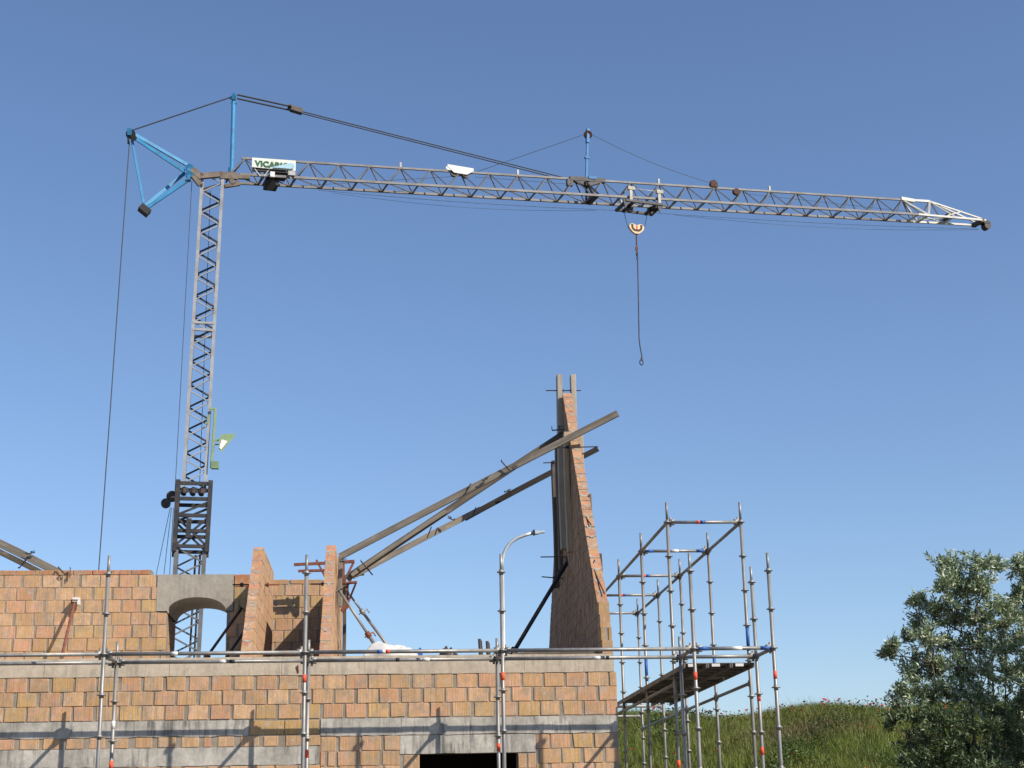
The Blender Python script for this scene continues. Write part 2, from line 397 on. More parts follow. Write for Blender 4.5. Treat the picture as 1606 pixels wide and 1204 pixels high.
# body: slab, side and rear walls, floor ---------------------------
mb = MB()
mb.box((XL, YF + .5, 3.73), (XR - .03, 29.3, ZS - .003)); part('floor_slab', mb, M['concrete'], house)
mb = MB(); mb.box((XR - .3, YF + .302, 0), (XR, 29.3, 3.725)); mb.box((XL, YF + .302, 0), (XL + .3, 29.3, 3.725)); mb.box((XL + .302, 29.0, 0), (XR - .302, 29.3, 3.725))
part('side_wall', mb, M['mortar'], house)
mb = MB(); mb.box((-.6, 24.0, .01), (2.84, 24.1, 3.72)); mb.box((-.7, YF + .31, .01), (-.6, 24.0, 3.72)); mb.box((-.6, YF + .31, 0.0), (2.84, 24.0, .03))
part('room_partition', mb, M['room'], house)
# upper storey, left wall with arch ----------------------------------
YU = 26.2; KU = YU / 24.8
def ux(x): return x * KU
def uz(z): return 1.6 + (z - 1.6) * KU
UR = .2005 * KU; UP = .300 * KU; zt = uz(5.70)
ub = MB(); um = MB()
courses_front(ub, -9.9, ux(-3.62), zt - 6 * UR, 6, UR, YU, off=.06, gap=(.014, .045), pitch=UP)
courses_front(ub, ux(-3.62), ux(-3.47), zt - 6 * UR, 3, UR, YU, off=.0, pitch=UP)
courses_front(ub, -9.9, ux(-3.47), zt - 9 * UR, 3, UR, YU, off=.11, gap=(.014, .045), pitch=UP)
courses_front(ub, -9.9, ux(-3.735), zt, 1, .088, YU, off=.1, pal=[(.37, .15, .075), (.36, .175, .085)], gap=(.012, .02), pitch=UP)
um.box((-9.9, YU, ZS), (ux(-3.625), YU + .3, zt)); um.box((-9.9, YU + .002, zt + .001), (ux(-3.74), YU + .25, zt + .08)); um.box((ux(-3.625) + .001, YU, ZS), (ux(-3.475), YU + .3, zt - 3 * UR))
UW = part('upper_wall', ub, M['block'], house); part('mortar', um, M['mortar'], UW)
ub = MB(); um = MB(); PX1 = -2.075
courses_front(ub, ux(-2.425), PX1, zt - UR, 1, UR, YU, off=.05, pal=[(.37, .14, .07)], pitch=UP)
courses_front(ub, ux(-2.42), PX1, zt - 3 * UR, 2, UR, YU, off=.2, pal=[(.33, .24, .12), (.36, .2, .1)], pitch=UP)
courses_front(ub, ux(-2.53), PX1, zt - 9 * UR, 6, UR, YU, off=.1, pitch=UP)
um.box((ux(-2.525), YU, ZS), (PX1, YU + .3, uz(5.11))); um.box((ux(-2.42), YU + .001, uz(5.11) + .001), (PX1, YU + .3, zt - .005))
AP = part('arch_pier', ub, M['block'], house); part('mortar', um, M['mortar'], AP)
DJ = 1.2
for xa, xb in ((ux(-3.62), ux(-3.482)), (ux(-2.52), ux(-2.38))):
    jb = MB(); jm = MB()
    wall_side(jb, jm, xa, xb, [(YU + .302, ZS), (YU + DJ, ZS), (YU + DJ, uz(5.06)), (YU + .302, uz(5.06))], ZS, UR, [])
    J = part('arch_jamb', jb, M['block'], house); part('mortar', jm, M['mortar'], J)
# concrete arch: outer rectangle with a flat elliptic hole, deep like a short vault
ab = MB(); sb = MB()
ax0, ax1, az0, az1 = ux(-3.638), ux(-2.43), uz(5.115), zt
hx0, hx1, spring, crown = ux(-3.46), ux(-2.535), uz(5.10), uz(5.335)
n = 28; cxm = (hx0 + hx1) / 2; hw = (hx1 - hx0) / 2
def hole(i):
    t = math.pi * i / n
    return (cxm - hw * math.copysign(abs(math.cos(t)) ** .95, math.cos(t)), spring + (crown - spring) * max(0, math.sin(t)) ** .95)
inner = [(hx0, az0)] + [hole(i) for i in range(n + 1)] + [(hx1, az0)]
inner2 = [(p[0] + .01 * (hx1 - p[0]) / (hx1 - hx0), p[1] - (.02 if 0 < i < len(inner) - 1 else 0)) for i, p in enumerate(inner)]
def outer(p, i, m):
    if i == 0: return (ax0, az0)
    if i == m: return (ax1, az0)
    k = (p[0] - hx0) / (hx1 - hx0); return (ax0 + (ax1 - ax0) * k, az1)
m = len(inner) - 1; Y0a, Y1a = YU - .018, YU + DJ
for yy, inn in ((Y0a, inner), (Y1a, inner2)):
    for i in range(m):
        p, q = inn[i], inn[i + 1]; P_, Q_ = outer(p, i, m), outer(q, i + 1, m)
        ab.add([(p[0], yy, p[1]), (q[0], yy, q[1]), (Q_[0], yy, Q_[1]), (P_[0], yy, P_[1])], [(0, 1, 2, 3)])
for i in range(m):
    p, q = inner[i], inner[i + 1]; sb.add([(p[0], Y0a, p[1]), (q[0], Y0a, q[1]), (inner2[i + 1][0], Y1a, inner2[i + 1][1]), (inner2[i][0], Y1a, inner2[i][1])], [(0, 1, 2, 3)])
    P_, Q_ = outer(p, i, m), outer(q, i + 1, m); ab.add([(P_[0], Y0a, P_[1]), (Q_[0], Y0a, Q_[1]), (Q_[0], Y1a, Q_[1]), (P_[0], Y1a, P_[1])], [(3, 2, 1, 0)])
for (xa, xb) in ((ax0, hx0), (hx1, ax1)): ab.add([(xa, Y0a, az0), (xb, Y0a, az0), (xb, Y1a, az0), (xa, Y1a, az0)], [(0, 1, 2, 3)])
M['archc'] = mat_concrete('grey plastered concrete', (.255, .235, .20), (.335, .31, .265), amt=.25)
part('arch', ab, M['archc'], house, label='grey concrete arch over the opening')
M['pale'] = mat_concrete('concrete paled as bounce light', (.46, .43, .38), (.56, .53, .47), amt=.2)  # underside paled in colour to stand for light bounced off the slab
part('arch_soffit', sb, M['pale'], house)
# recess wall between the two cheek walls
rb = MB(); rm = MB(); YR = 28.4; RR = .212
courses_front(rb, -2.62, -.95, 6.103 - 10 * RR, 10, RR, YR, off=.02, gap=(.014, .045), pitch=.317); courses_front(rb, -2.62, -1.10, 6.103, 1, .092, YR, off=.1, pal=[(.44, .235, .11)], pitch=.317)
rm.box((-2.62, YR, ZS), (-.95, YR + .25, 6.10)); rm.box((-2.62, YR + .002, 6.101), (-1.11, YR + .22, 6.18))
RWALL = part('recess_wall', rb, M['block'], house); part('mortar', rm, M['mortar'], RWALL)
# cheek walls
def cheek(X0, X1, poly, rk, lab):
    cb = MB(); cm = MB()
    wall_side(cb, cm, X0, X1, poly, ZS, .2, [rk]); rake_mortar(cm, X0, X1, rk[0], rk[1], ZS, .2, ZS + .1, rk[0][1])
    o = part('cheek_wall', cb, M['block'], house, label=lab); part('mortar', cm, M['tmortar'], o)
CP = [(22.29, ZS), (26.55, ZS), (26.55, 6.02), (24.16, 6.02)]
cheek(-2.07, -1.93, CP, (CP[3], CP[0]), 'sloping cheek wall beside the arch')
CP2 = [(22.29, ZS), (28.65, ZS), (28.65, 6.10), (24.43, 6.10)]
cheek(-.945, -.805, CP2, (CP2[3], CP2[0]), 'sloping cheek wall with red steel brackets')
# gable wall
gb = MB(); gm = MB()
GP = [(21.5, 4.64), (21.52, ZS), (28.98, ZS), (25.0, 8.815)]
RK = ((25.0, 8.815), (21.5, 4.64)); RK2 = ((28.98, ZS), (25.0, 8.815))
wall_side(gb, gm, 3.0, 3.14, [(21.54, ZS), (28.98, ZS), (25.0, 8.815), (21.54, 4.688)], ZS, .19, [RK, RK2], pal=[(.21, .12, .065), (.18, .105, .055), (.23, .14, .075)])  # palette darkened to deepen the shade on the gable's left face
for i in range(4):                                                # stepped whole blocks at the foot of the rake
    z = ZS + i * .19; y0 = 21.22 + .075 * i; c = blockcol([(.38, .23, .10), (.40, .25, .115), (.38, .22, .105)])
    if i == 1: gb.box((2.995, y0, z + .005), (3.05, 21.7, z + .185), c); gb.box((3.10, y0, z + .005), (3.142, 21.7, z + .185), c)
    else: gb.box((2.995, y0, z + .005), (3.142, 21.7, z + .185), c)
    gm.box((3.003, y0 + .012, z + .0), (3.138, 21.8, z + .19))
rake_mortar(gm, 3.0, 3.14, RK[0], RK[1], ZS, .19, 4.75, 8.7)
GW = part('gable_wall', gb, M['block'], house, label='tall pointed gable wall'); part('mortar', gm, M['tmortar'], GW)

# ------------------------------------------------------------------ scaffolds
RT = .0242
def standard(root, x, y, z0, z1, zr, rosstep=.5, bands=(), blue=()):
    mb = MB(); mb.tube((x, y, z0), (x, y, z1 - .26), RT, 12); mb.tube((x, y, z1 - .262), (x, y, z1), RT * .78, 12)
    z = zr
    while z > z0 + .1: z -= rosstep
    z += rosstep
    while z < z1 - .2:
        mb.tube((x, y, z - .006), (x, y, z + .006), .056, 14); mb.tube((x, y, z - .035), (x, y, z + .03), RT * 1.22, 12)
        z += rosstep
    o = part('standard', mb, M['galv'], root, True)
    for zb, mt in bands:
        b = MB(); b.tube((x, y, zb - .05), (x, y, zb + .05), RT + .0015, 12); part('tape_band', b, M[mt], o, True)
    for za, zb in blue:
        b = MB(); b.tube((x, y, za), (x, y, zb), RT + .0012, 12); part('painted_section', b, M['bluedark'], o, True)
    return o
def ledger(root, p, q, name='ledger', bands=(), mat='galv'):
    p = np.array(p, float); q = np.array(q, float); d = nrm(q - p); mb = MB()
    mb.tube(p + d * .06, q - d * .06, RT, 12)
    for e, s_ in ((p, 1), (q, -1)):
        c = e + d * s_ * .07; mb.bar(c - d * .035, c + d * .035, .03, .085); mb.bar(e + d * s_ * .045 + np.array([0, 0, .075]), e + d * s_ * .045 - np.array([0, 0, .07]), .012, .03, d)
    o = part(name, mb, M[mat], root, True)
    Ln = np.linalg.norm(q - p)
    for t, w, mt in bands:
        b = MB(); b.tube(p + d * (t * Ln - w / 2), p + d * (t * Ln + w / 2), RT + .0015, 12); part('tape_band', b, M[mt], o, True)
    return o
front = thing('scaffold', 'galvanised tube scaffold running along the front wall, with standards in pairs', 'scaffold', (0, 19.9, 0))
XS = [x * 1.0056 for x in (-5.93, -3.466, -1.0, 1.472, 3.92, 4.95)]; YO, YI = 19.56, 20.51; ZL = 3.844
BO = {1: [(2.35, 'white')], 2: [(3.52, 'orange')], 3: [(3.52, 'orange')], 4: [(3.50, 'orange'), (2.3, 'white')], 5: [(3.50, 'orange')]}
BI = {1: [(3.05, 'white'), (2.55, 'orange')], 2: [(2.65, 'orange')], 3: [(2.70, 'orange')], 4: [(2.35, 'orange'), (2.3, 'orange')], 5: [(3.30, 'orange'), (2.6, 'orange')]}
for i, x in enumerate(XS):
    standard(front, x, YO, .05, 5.08, ZL, bands=BO.get(i, ()))
    standard(front, x, YI, .05, 5.06 if i == 5 else 4.115, ZL, bands=BI.get(i, ()), blue=())
    ledger(front, (x, YO, ZL), (x, YI, ZL), 'transom')
LB = {0: [(.45, .03, 'black')], 1: [(.35, .08, 'white')], 2: [(.375, .06, 'bluedark'), (.395, .05, 'white'), (.418, .05, 'orange')], 3: [], 4: [(.11, .16, 'bluedark'), (.53, .15, 'white'), (.90, .14, 'bluedark')]}
LI = {0: [(.3, .05, 'black')], 1: [(.55, .10, 'white'), (.60, .07, 'black')], 2: [(.62, .10, 'white'), (.47, .05, 'black')], 3: [(.54, .10, 'white'), (.60, .04, 'black')], 4: []}
for i in range(5):
    ledger(front, (XS[i], YO, ZL), (XS[i + 1], YO, ZL), bands=LB[i]); ledger(front, (XS[i], YI, ZL), (XS[i + 1], YI, ZL), bands=LI[i])
    ledger(front, (XS[i], YO, .33), (XS[i + 1], YO, .33)); ledger(front, (XS[i], YI, .33), (XS[i + 1], YI, .33))
side = thing('scaffold', 'taller galvanised scaffold with a plank deck running back along the right side of the gable', 'scaffold', (4.6, 26, 0))
SY = [21.7, 24.05, 26.49, 28.74, 31.2]; SX = [4.075, 5.16]; ZT = 5.915
for i, y in enumerate(SY):
    for k, x in enumerate(SX):
        bl = [(4.05, 4.42)] if (i == 0 and k == 1) else ([(3.86, 4.24)] if (i == 1) else ())
        standard(side, x, y, .05, 6.21, ZT, bands=[(2.5, 'orange')] if (i + k) % 3 == 0 else (), blue=bl)
    ledger(side, (SX[0], y, ZT), (SX[1], y, ZT), 'transom', bands=[[(.43, .08, 'orange'), (.48, .08, 'bluedark')], [(.12, .13, 'bluedark'), (.5, .12, 'white'), (.88, .13, 'bluedark')], [(.4, .07, 'orange'), (.47, .06, 'bluedark')], [(.35, .05, 'orange'), (.4, .05, 'bluedark')], []][i])
    if i >= 3: ledger(side, (SX[0], y, ZL - .0), (SX[1], y, ZL - .0), 'transom')
ZD = 3.70
for i in range(4):
    for x in SX:
        ledger(side, (x, SY[i], ZT), (x, SY[i + 1], ZT)); ledger(side, (x, SY[i], .33), (x, SY[i + 1], .33))
    ledger(side, (SX[1], SY[i], ZD - .1), (SX[1], SY[i + 1], ZD - .1)); ledger(side, (SX[0], SY[i], ZD - .1), (SX[0], SY[i + 1], ZD - .1))
# deck planks: three bays of three ribbed steel planks
ends = [20.50, 22.4, 24.6, 26.9]
for i in range(3):
    for k in range(3):
        x0 = 3.99 + k * .322; x1 = x0 + .312; mb = MB()
        mb.box((x0, ends[i] + .01, ZD + .055), (x1, ends[i + 1] - .01, ZD + .062))
        for xx in (x0, x1 - .014): mb.box((xx, ends[i] + .01, ZD), (xx + .014, ends[i + 1] - .01, ZD + .0545))
        for q in range(1, 5): mb.box((x0 + .015, ends[i] + (ends[i + 1] - ends[i]) * q / 5 - .02, ZD + .02), (x1 - .015, ends[i] + (ends[i + 1] - ends[i]) * q / 5 + .02, ZD + .0545))
        o = part('deck_plank', mb, M['deck'], side)
        if i == 0:
            b = MB(); b.box((x0 + .05, ends[0] - .006, ZD + .012), (x0 + .16, ends[0] + .008, ZD + .05)); part('plank_end', b, M['white'], o)

# ------------------------------------------------------------------ timbers
def tboard(p, q, w, t, mat, label, group=None, up=(0, 0, 1), cat='plank', name='timber_board', warp=.012):
    return tag(board(name, p, q, w, t, M[mat], up, warp), label, cat, group)
G3 = 'long timber braces between the cheek wall and the gable'
def ext(p, q, z):                                                 # extend the line p->q until height z
    p = np.array(p); q = np.array(q); k = (z - p[2]) / (q[2] - p[2]); return p + (q - p) * k
b1a, b1b = PY(533, 872, 24.45), PY(969, 647.5, 23.72)
tboard(b1a, b1b, .105, .045, 'wood', 'uppermost long grey timber brace, sticking out past the gable on the right', G3, cat='timber brace', name='timber_brace')
b2a, b2b = PY(543, 906, 25.0), PY(884, 680, 25.0)
tboard(b2a, b2b, .11, .05, 'woodd', 'dark timber brace crossing under the uppermost brace and ending at the gable boards', G3, cat='timber brace', name='timber_brace')
b3a, b3b = PY(553, 903, 26.0), PY(938, 700.5, 27.15)
b3m = b3a + (b3b - b3a) * .50; b3n = b3a + (b3b - b3a) * .44; dz3 = np.array([0, .10, -.004])
tboard(b3a, b3m, .10, .05, 'wood', 'lower length of the lowest timber brace, starting at the rusty brackets', G3, cat='timber brace', name='timber_brace')
tboard(b3n + dz3, b3b + dz3, .10, .05, 'woodshade', 'shadow-coloured upper length of the lowest timber brace, passing behind the gable boards', G3, cat='timber brace', name='timber_brace')
b4a, b4b = PY(551, 901, 24.95), PY(700, 801, 24.95)
tboard(b4a, b4b, .07, .05, 'wood', 'short timber lath lying along the lower half of the crossing brace', G3, cat='timber brace', name='timber_brace')
# vertical boards clamped to the gable
GB = 'upright boards clamped to the gable'
def vboard(xa, ya, Y, X, zb, w, t, mat, label):                   # narrow edge towards the camera
    zt_ = PX(xa, ya, X)[2] if Y is None else PY(xa, ya, Y)[2]
    tboard((X, Y, zb), (X, Y, zt_), w, t, mat, label, GB, up=(0, 1, 0))
vboard(880, 590, 25.15, 2.952, 6.15, .20, .088, 'woodp', 'tall upright board left of the gable peak, rising above the bricks')
vboard(898, 590, 25.15, 3.190, 5.4, .20, .085, 'woodp', 'tall upright board right of the gable peak, rising above the bricks')
vboard(896, 678, 24.32, 2.950, 5.95, .16, .085, 'wood2', 'pale upright board with a sunlit top below the long brace')
vboard(913, 676, 24.40, 3.200, 5.6, .16, .085, 'wood2', 'pale upright board right of the gable below the long brace')
vboard(872, 723, 26.35, 2.955, 5.7, .20, .06, 'woodd', 'dark upright board at the left edge of the gable, topping out above the lowest brace')
vboard(883, 700, 25.75, 2.958, 5.9, .22, .05, 'woodd', 'dark upright board in the middle of the shaded gable face')
vboard(922, 775, 23.2, 3.166, 5.9, .14, .04, 'wood', 'short upper board on the right of the sloping gable edge')
vboard(939, 868, 22.35, 3.166, 4.7, .12, .04, 'woodd', 'short lower board on the right of the sloping gable edge, near its foot')
for pts_, lab in ((((914.5, 781), (912.5, 790), (914, 800), (919, 811), (927, 822)), 'upper bent dark reinforcement wire on the sloping gable edge'), (((933, 877), (930, 884), (932, 893), (938, 908), (948, 930)), 'lower bent dark reinforcement wire on the sloping gable edge')):
    mb = MB(); q = []
    for (x_, y_) in pts_:
        p = PX(x_, y_, 3.07); yr = 25.0 - (8.815 - p[2]) / 1.193 - .03; q.append(PY(x_, y_, yr))
    mb.path(q, .010, 6); solo('bent_wire', mb, M['darksteel'], lab, 'wire', 'bent wires on the gable edge')
# boards at the right cheek wall
tboard(PY(533.6, 951, 24.75), PY(533.6, 872, 24.75), .10, .07, 'wood', 'short upright grey board on the right side of the bracketed cheek wall', up=(0, 1, 0))
q_ = PY(540.5, 905, 26.3); tboard((q_[0], 26.3, ZS), q_, .12, .06, 'woodd', 'dark upright board standing on the slab behind the cheek wall', up=(0, 1, 0))
tboard(PY(536, 906, 25.3), PY(571, 899.5, 25.3), .045, .045, 'wood', 'short level batten end poking out beside the cheek wall')
# pair of timbers behind the left upper wall
GL = 'timbers sloping down behind the left upper wall'
tboard(PY(-40, 833, 28.2), PY(96, 899, 28.2), .14, .05, 'wood', 'upper sloping timber behind the left upper wall', GL)
tboard(PY(-40, 846, 28.4), PY(75, 903, 28.4), .10, .05, 'woodd', 'lower sloping timber behind the left upper wall', GL)
pp_ = PY(-46, 830, 28.3); tboard((pp_[0], 28.3, ZS), (pp_[0], 28.3, pp_[2] + .15), .14, .10, 'wood', 'upright post carrying the high ends of the sloping timbers behind the left upper wall', GL, up=(0, 1, 0))
tboard((1.75, 21.36, ZS + .022), (2.96, 21.37, ZS + .022), .035, .10, 'woodd', 'dark strip added as shade along the slab edge at the foot of the gable', up=(0, 0, 1))  # flat dark strip added where the slab edge is shaded

# ------------------------------------------------------------------ clamps, rods, nails
GC = 'steel clamps on the timbers'
def clamp(p, d, ln, jaw, label, mat='darksteel', r=.012, group=GC):   # bar with a fixed and a sliding jaw
    p = np.array(p); d = nrm(d); u = np.array([0, 0, 1.]) if abs(d[2]) < .7 else np.array([0, -1., 0])
    a = nrm(u - d * u.dot(d)); mb = MB()
    jaw *= .7; mb.bar(p, p + d * ln, .011, .02); mb.bar(p, p + a * jaw, .012, .022); k = p + d * ln * .62
    mb.bar(k, k + a * jaw, .016, .026); mb.tube(k + a * jaw * .8 - d * .02, k + a * jaw * .8 + d * .06, .007, 8)
    return solo('formwork_clamp', mb, M[mat], label, 'clamp', group)
def rod(p, q, label, r=.010, mat='darksteel', nut=.5, group='tie rods through the walls'):
    p = np.array(p); q = np.array(q); mb = MB(); mb.tube(p, q, r, 8); d = nrm(q - p); c = p + (q - p) * nut
    mb.tube(c - d * .02, c + d * .02, r * 2.6, 6); mb.tube(c + d * .021, c + d * .028, r * 3.6, 10)
    return solo('tie_rod', mb, M[mat], label, 'tie rod', group)
rod(PY(856, 611.5, 25.1), PY(911, 611.5, 25.1), 'thin dark rod through the two board tops at the very peak of the gable', nut=.45)
rod(PY(872, 701, 24.25), PY(938, 699.5, 24.25), 'thin dark rod through the boards just below the long brace', nut=.25)
rod(PY(852, 725, 26.2), PY(870, 724, 26.2), 'short dark rod beside the top of the dark left board on the gable', nut=.8)
rod(PY(848, 872.5, 25.3), PY(897, 872, 25.0), 'longer dark rod half way down the shaded gable face', nut=.9)
rod(PY(850, 903.5, 25.9), PY(889, 907, 25.6), 'lower dark rod on the shaded gable face, below the longer one', nut=.5)
rod(PY(365, 916, 25.0), PY(392, 916, 25.0), 'dark rod end sticking out left of the cheek wall beside the arch', r=.012)
rod(PY(415, 916, 24.6), PY(438, 916, 24.6), 'rusty rod end sticking out right of the cheek wall beside the arch', r=.012, mat='rust', nut=.15)
rod(PY(487, 915, 25.0), PY(509, 915, 25.0), 'rusty rod end sticking out left of the bracketed cheek wall', r=.012, mat='rust', nut=.85)
for (xx, yy, Y, s_) in ((832, 716, 25.0, 1),):
    clamp(PY(786, 722, 23.95), PY(800, 738, 23.95) - PY(786, 722, 23.95), .24, .0001 + .10, 'dark clamp with two prongs standing on the uppermost brace near its crossing')
clamp(PY(866, 674, 24.9), (1, 0, .1), .2, .10, 'dark clamp where the crossing brace meets the gable boards')
clamp(PY(797, 742, 23.9), PY(812, 728, 23.9) - PY(797, 742, 23.9), .2, .06, 'dark clamp under the uppermost brace just right of its pronged clamp')
clamp(PY(731, 771, 24.1), PY(737, 767, 24.1) - PY(731, 778, 24.1), .16, .05, 'small clamp on the middle of the uppermost brace')
clamp(PY(566, 879, 24.85), PY(582, 898, 24.85) - PY(566, 879, 24.85), .30, .12, 'dark clamp holding the lower ends of the crossing brace and lath together')
clamp(PY(670, 842, 25.9), PY(674, 832, 25.9) - PY(670, 842, 25.9), .2, .05, 'dark clamp round the lowest brace near its lower third')
clamp(PY(682, 838, 26.0), PY(685, 830, 26.0) - PY(682, 838, 26.0), .12, .04, 'small clamp on the lowest brace right of the lower third clamp')
clamp(PY(712, 815, 26.2), PY(705, 812, 26.2) - PY(716, 817, 26.2), .12, .05, 'small clamp on top of the lowest brace at its middle')
clamp(PY(742, 806, 26.3), PY(745, 798, 26.3) - PY(742, 806, 26.3), .12, .05, 'small clamp under the lowest brace right of its middle')
clamp(PY(792, 771, 26.6), PY(798, 769, 26.6) - PY(792, 771, 26.6), .10, .04, 'small clamp on the upper part of the lowest brace')
clamp(PY(757, 753, 24.0), PY(763, 750, 24.0) - PY(757, 753, 24.0), .10, .04, 'small clamp on top of the uppermost brace, right of its middle')
clamp(PY(694, 786, 24.2), PY(700, 783, 24.2) - PY(694, 786, 24.2), .10, .04, 'small clamp on top of the uppermost brace, left of its middle')
clamp(PY(533, 880, 24.4), (1, -.2, 0), .08, .07, 'small clamp fixing the lower end of the uppermost brace')
clamp(PY(41, 868, 28.1), PY(51, 866, 28.1) - PY(41, 868, 28.1), .16, .05, 'dark clamp on the upper sloping timber behind the left wall')
clamp(PY(30, 890, 28.2), PY(45, 872, 28.2) - PY(30, 890, 28.2), .3, .1, 'thin clamp under the sloping timbers behind the left wall')
clamp(PY(92, 889, 26.14), PY(102, 900, 26.14) - PY(92, 889, 26.14), .17, .06, 'dark hooked clamp hanging over the top of the left upper wall')
clamp(PY(110.5, 890, 26.14), (0, 0, -1), .16, .05, 'rusty clamp hanging over the left upper wall beside a dark one', 'rust')

# red steel brackets on the right cheek wall
def bracket(px, label):
    mb = MB()
    for a, b, w in px: mb.bar(PY(*a), PY(*b), w, w)
    return solo('wall_bracket', mb, M['rust'], label, 'bracket', 'rusty steel brackets on the cheek wall')
Yb = 27.9
bracket([((461, 884.5, Yb), (514, 882, Yb), .05), ((467.5, 894.5, Yb), (514, 893.5, Yb), .045), ((496, 877, Yb), (510, 904, Yb), .035), ((511, 878, Yb + .02), (511, 908, Yb + .02), .04), ((484, 894.5, Yb - .05), (505, 894, Yb - .05), .02)], 'rusty red steel bracket sticking out left of the bracketed cheek wall')
Yb = 25.2
bracket([((536, 880.5, Yb), (556, 879.5, Yb), .05), ((538.5, 880, Yb), (538.5, 914, Yb), .045), ((555, 880, Yb), (541, 908, Yb), .035)], 'upper rusty red triangular bracket right of the bracketed cheek wall')
Yb = 25.45
bracket([((532, 915, Yb), (560, 912, Yb), .04), ((545, 914, Yb), (545, 950, Yb), .04), ((558, 914, Yb), (546, 944, Yb), .03), ((553, 903, Yb), (543, 922, Yb), .03), ((545, 948, Yb), (536, 958, Yb), .07)], 'lower rusty red triangular bracket right of the bracketed cheek wall')

# ------------------------------------------------------------------ steel props
GPp = 'adjustable steel props'
def prop(top, low, label, mat_hi='galv', mat_lo='galv', split=.55, collar='rust', rr=.030, plate=True):
    top = np.array(top); foot = ext(top, low, ZS + .012); d = nrm(foot - top); Ln = np.linalg.norm(foot - top)
    t = thing('steel_prop', label, 'prop', tuple(foot), GPp)
    m = top + d * Ln * split; mb = MB(); mb.tube(top, m + d * .05, rr * .75, 10); part('inner_tube', mb, M[mat_hi], t, True)
    mb = MB(); mb.tube(m, foot, rr, 10); part('outer_tube', mb, M[mat_lo], t, True)
    mb = MB(); mb.tube(m - d * .03, m + d * .06, rr * 1.5, 10); s_ = nrm(np.cross(d, (0, 1, 0)))
    mb.tube(m + d * .02 - s_ * .07, m + d * .02 + s_ * .09, .010, 8); mb.tube(m + d * .02 + s_ * .085, m + d * .10 + s_ * .085, .010, 8); part('collar', mb, M[collar], t, True)
    mb = MB(); mb.box(foot + np.array([-.07, -.07, -.012]), foot + np.array([.07, .07, 0])); part('base_plate', mb, M[mat_lo], t)
    mb = MB(); mb.bar(top - d * .006 - s_ * .06, top - d * .006 + s_ * .06, .10, .012, d); part('head_plate', mb, M[mat_hi], t)
    return t
prop(PY(532, 925, 24.6), PY(593, 1018, 24.5), 'nearer grey steel prop with a rusty collar leaning from the bracketed cheek wall', split=.50)
prop(PY(540.5, 921, 25.6), PY(605, 1008, 25.6), 'farther slim grey steel prop behind the one with the rusty collar', split=.24, rr=.024, collar='galv')
prop(PY(892, 877, 25.0), PY(810, 1014, 24.6), 'heavy dark steel prop leaning against the shaded gable face', 'darksteel', 'darksteel', .78, rr=.045, collar='darksteel')
prop(PY(379, 953, 25.4), PY(331, 1020, 25.35), 'dark steel prop in the shade between the arch and the cheek wall', 'darksteel', 'darksteel', .62, rr=.032)
prop(PY(386, 985, 25.0), PY(362, 1020, 24.95), 'half hidden dark steel prop low behind the left cheek wall', 'darksteel', 'darksteel', .62, rr=.032)
rp = prop(PY(117, 943, 26.08), PY(96.5, 1030, 25.45), 'rusty red steel prop leaning on the left upper wall under a white pad', 'rust', 'rust', .86, rr=.033)
w_ = PY(120, 938, 26.08); mb = MB(); mb.box(w_ + np.array([-.06, -.03, -.05]), w_ + np.array([.055, .06, .02])); mb.box(w_ + np.array([0.02, -.035, -.10]), w_ + np.array([.06, .05, -.051]))
part('white_pad', mb, M['white'], rp)

# ------------------------------------------------------------------ things lying on the slab edge
def lump(name, x0, x1, Y, dy, h, mat, label, cat, seed, nx=40, ny=20, z0=ZS, rough=1.0):
    r = random.Random(seed); ph = [r.uniform(0, 6) for _ in range(8)]; vs = []; fs = []
    for j in range(ny + 1):
        for i in range(nx + 1):
            u = i / nx; v = j / ny; e = max(0, 1 - abs(2 * u - 1) ** 3) ** .55 * max(0, 1 - abs(2 * v - 1) ** 2.5) ** .55
            z = h * e * (.80 + .16 * math.sin(u * 4.2 + ph[0]) + rough * (.05 * math.sin(u * 11 + v * 6 + ph[1]) + .035 * math.sin(u * 19 - v * 13 + ph[2]) + .02 * math.sin(u * 33 + v * 21 + ph[3])))
            vs.append((x0 + (x1 - x0) * u + .02 * math.sin(v * 7 + ph[4]), Y + dy * (v - .5) + .02 * math.sin(u * 9 + ph[5]), z0 + max(.002, z) + .003))
    for j in range(ny):
        for i in range(nx): o = j * (nx + 1) + i; fs.append((o, o + 1, o + nx + 2, o + nx + 1))
    ring = [i for i in range(nx + 1)] + [j * (nx + 1) + nx for j in range(1, ny + 1)] + [ny * (nx + 1) + i for i in range(nx - 1, -1, -1)] + [j * (nx + 1) for j in range(ny - 1, 0, -1)]
    fs.append(tuple(reversed(ring)))
    mb = MB(); mb.add(vs, fs); return solo(name, mb, M[mat], label, cat, None, True)
a = PY(571, 1012, 21.75); b = PY(656, 1012, 21.75)
lump('plastic_sack', a[0], b[0], 21.75, .42, .285, 'sack', 'crumpled white plastic sack lying on the slab edge beside the steel props', 'sack', 3)
a = PY(648, 1014, 21.8); b = PY(662, 1014, 21.8)
lump('crumpled_tarpaulin', a[0], b[0], 22.0, .2, .22, 'bluedark', 'small dark blue bundle at the right end of the white sack', 'tarpaulin', 5)
a = PY(690, 1014, 21.7); b = PY(718, 1014, 21.7)
lump('rubble_pile', a[0], b[0], 21.7, .25, .17, 'darksteel', 'low heap of dark scraps on the slab edge', 'rubble', 8, rough=3.5)
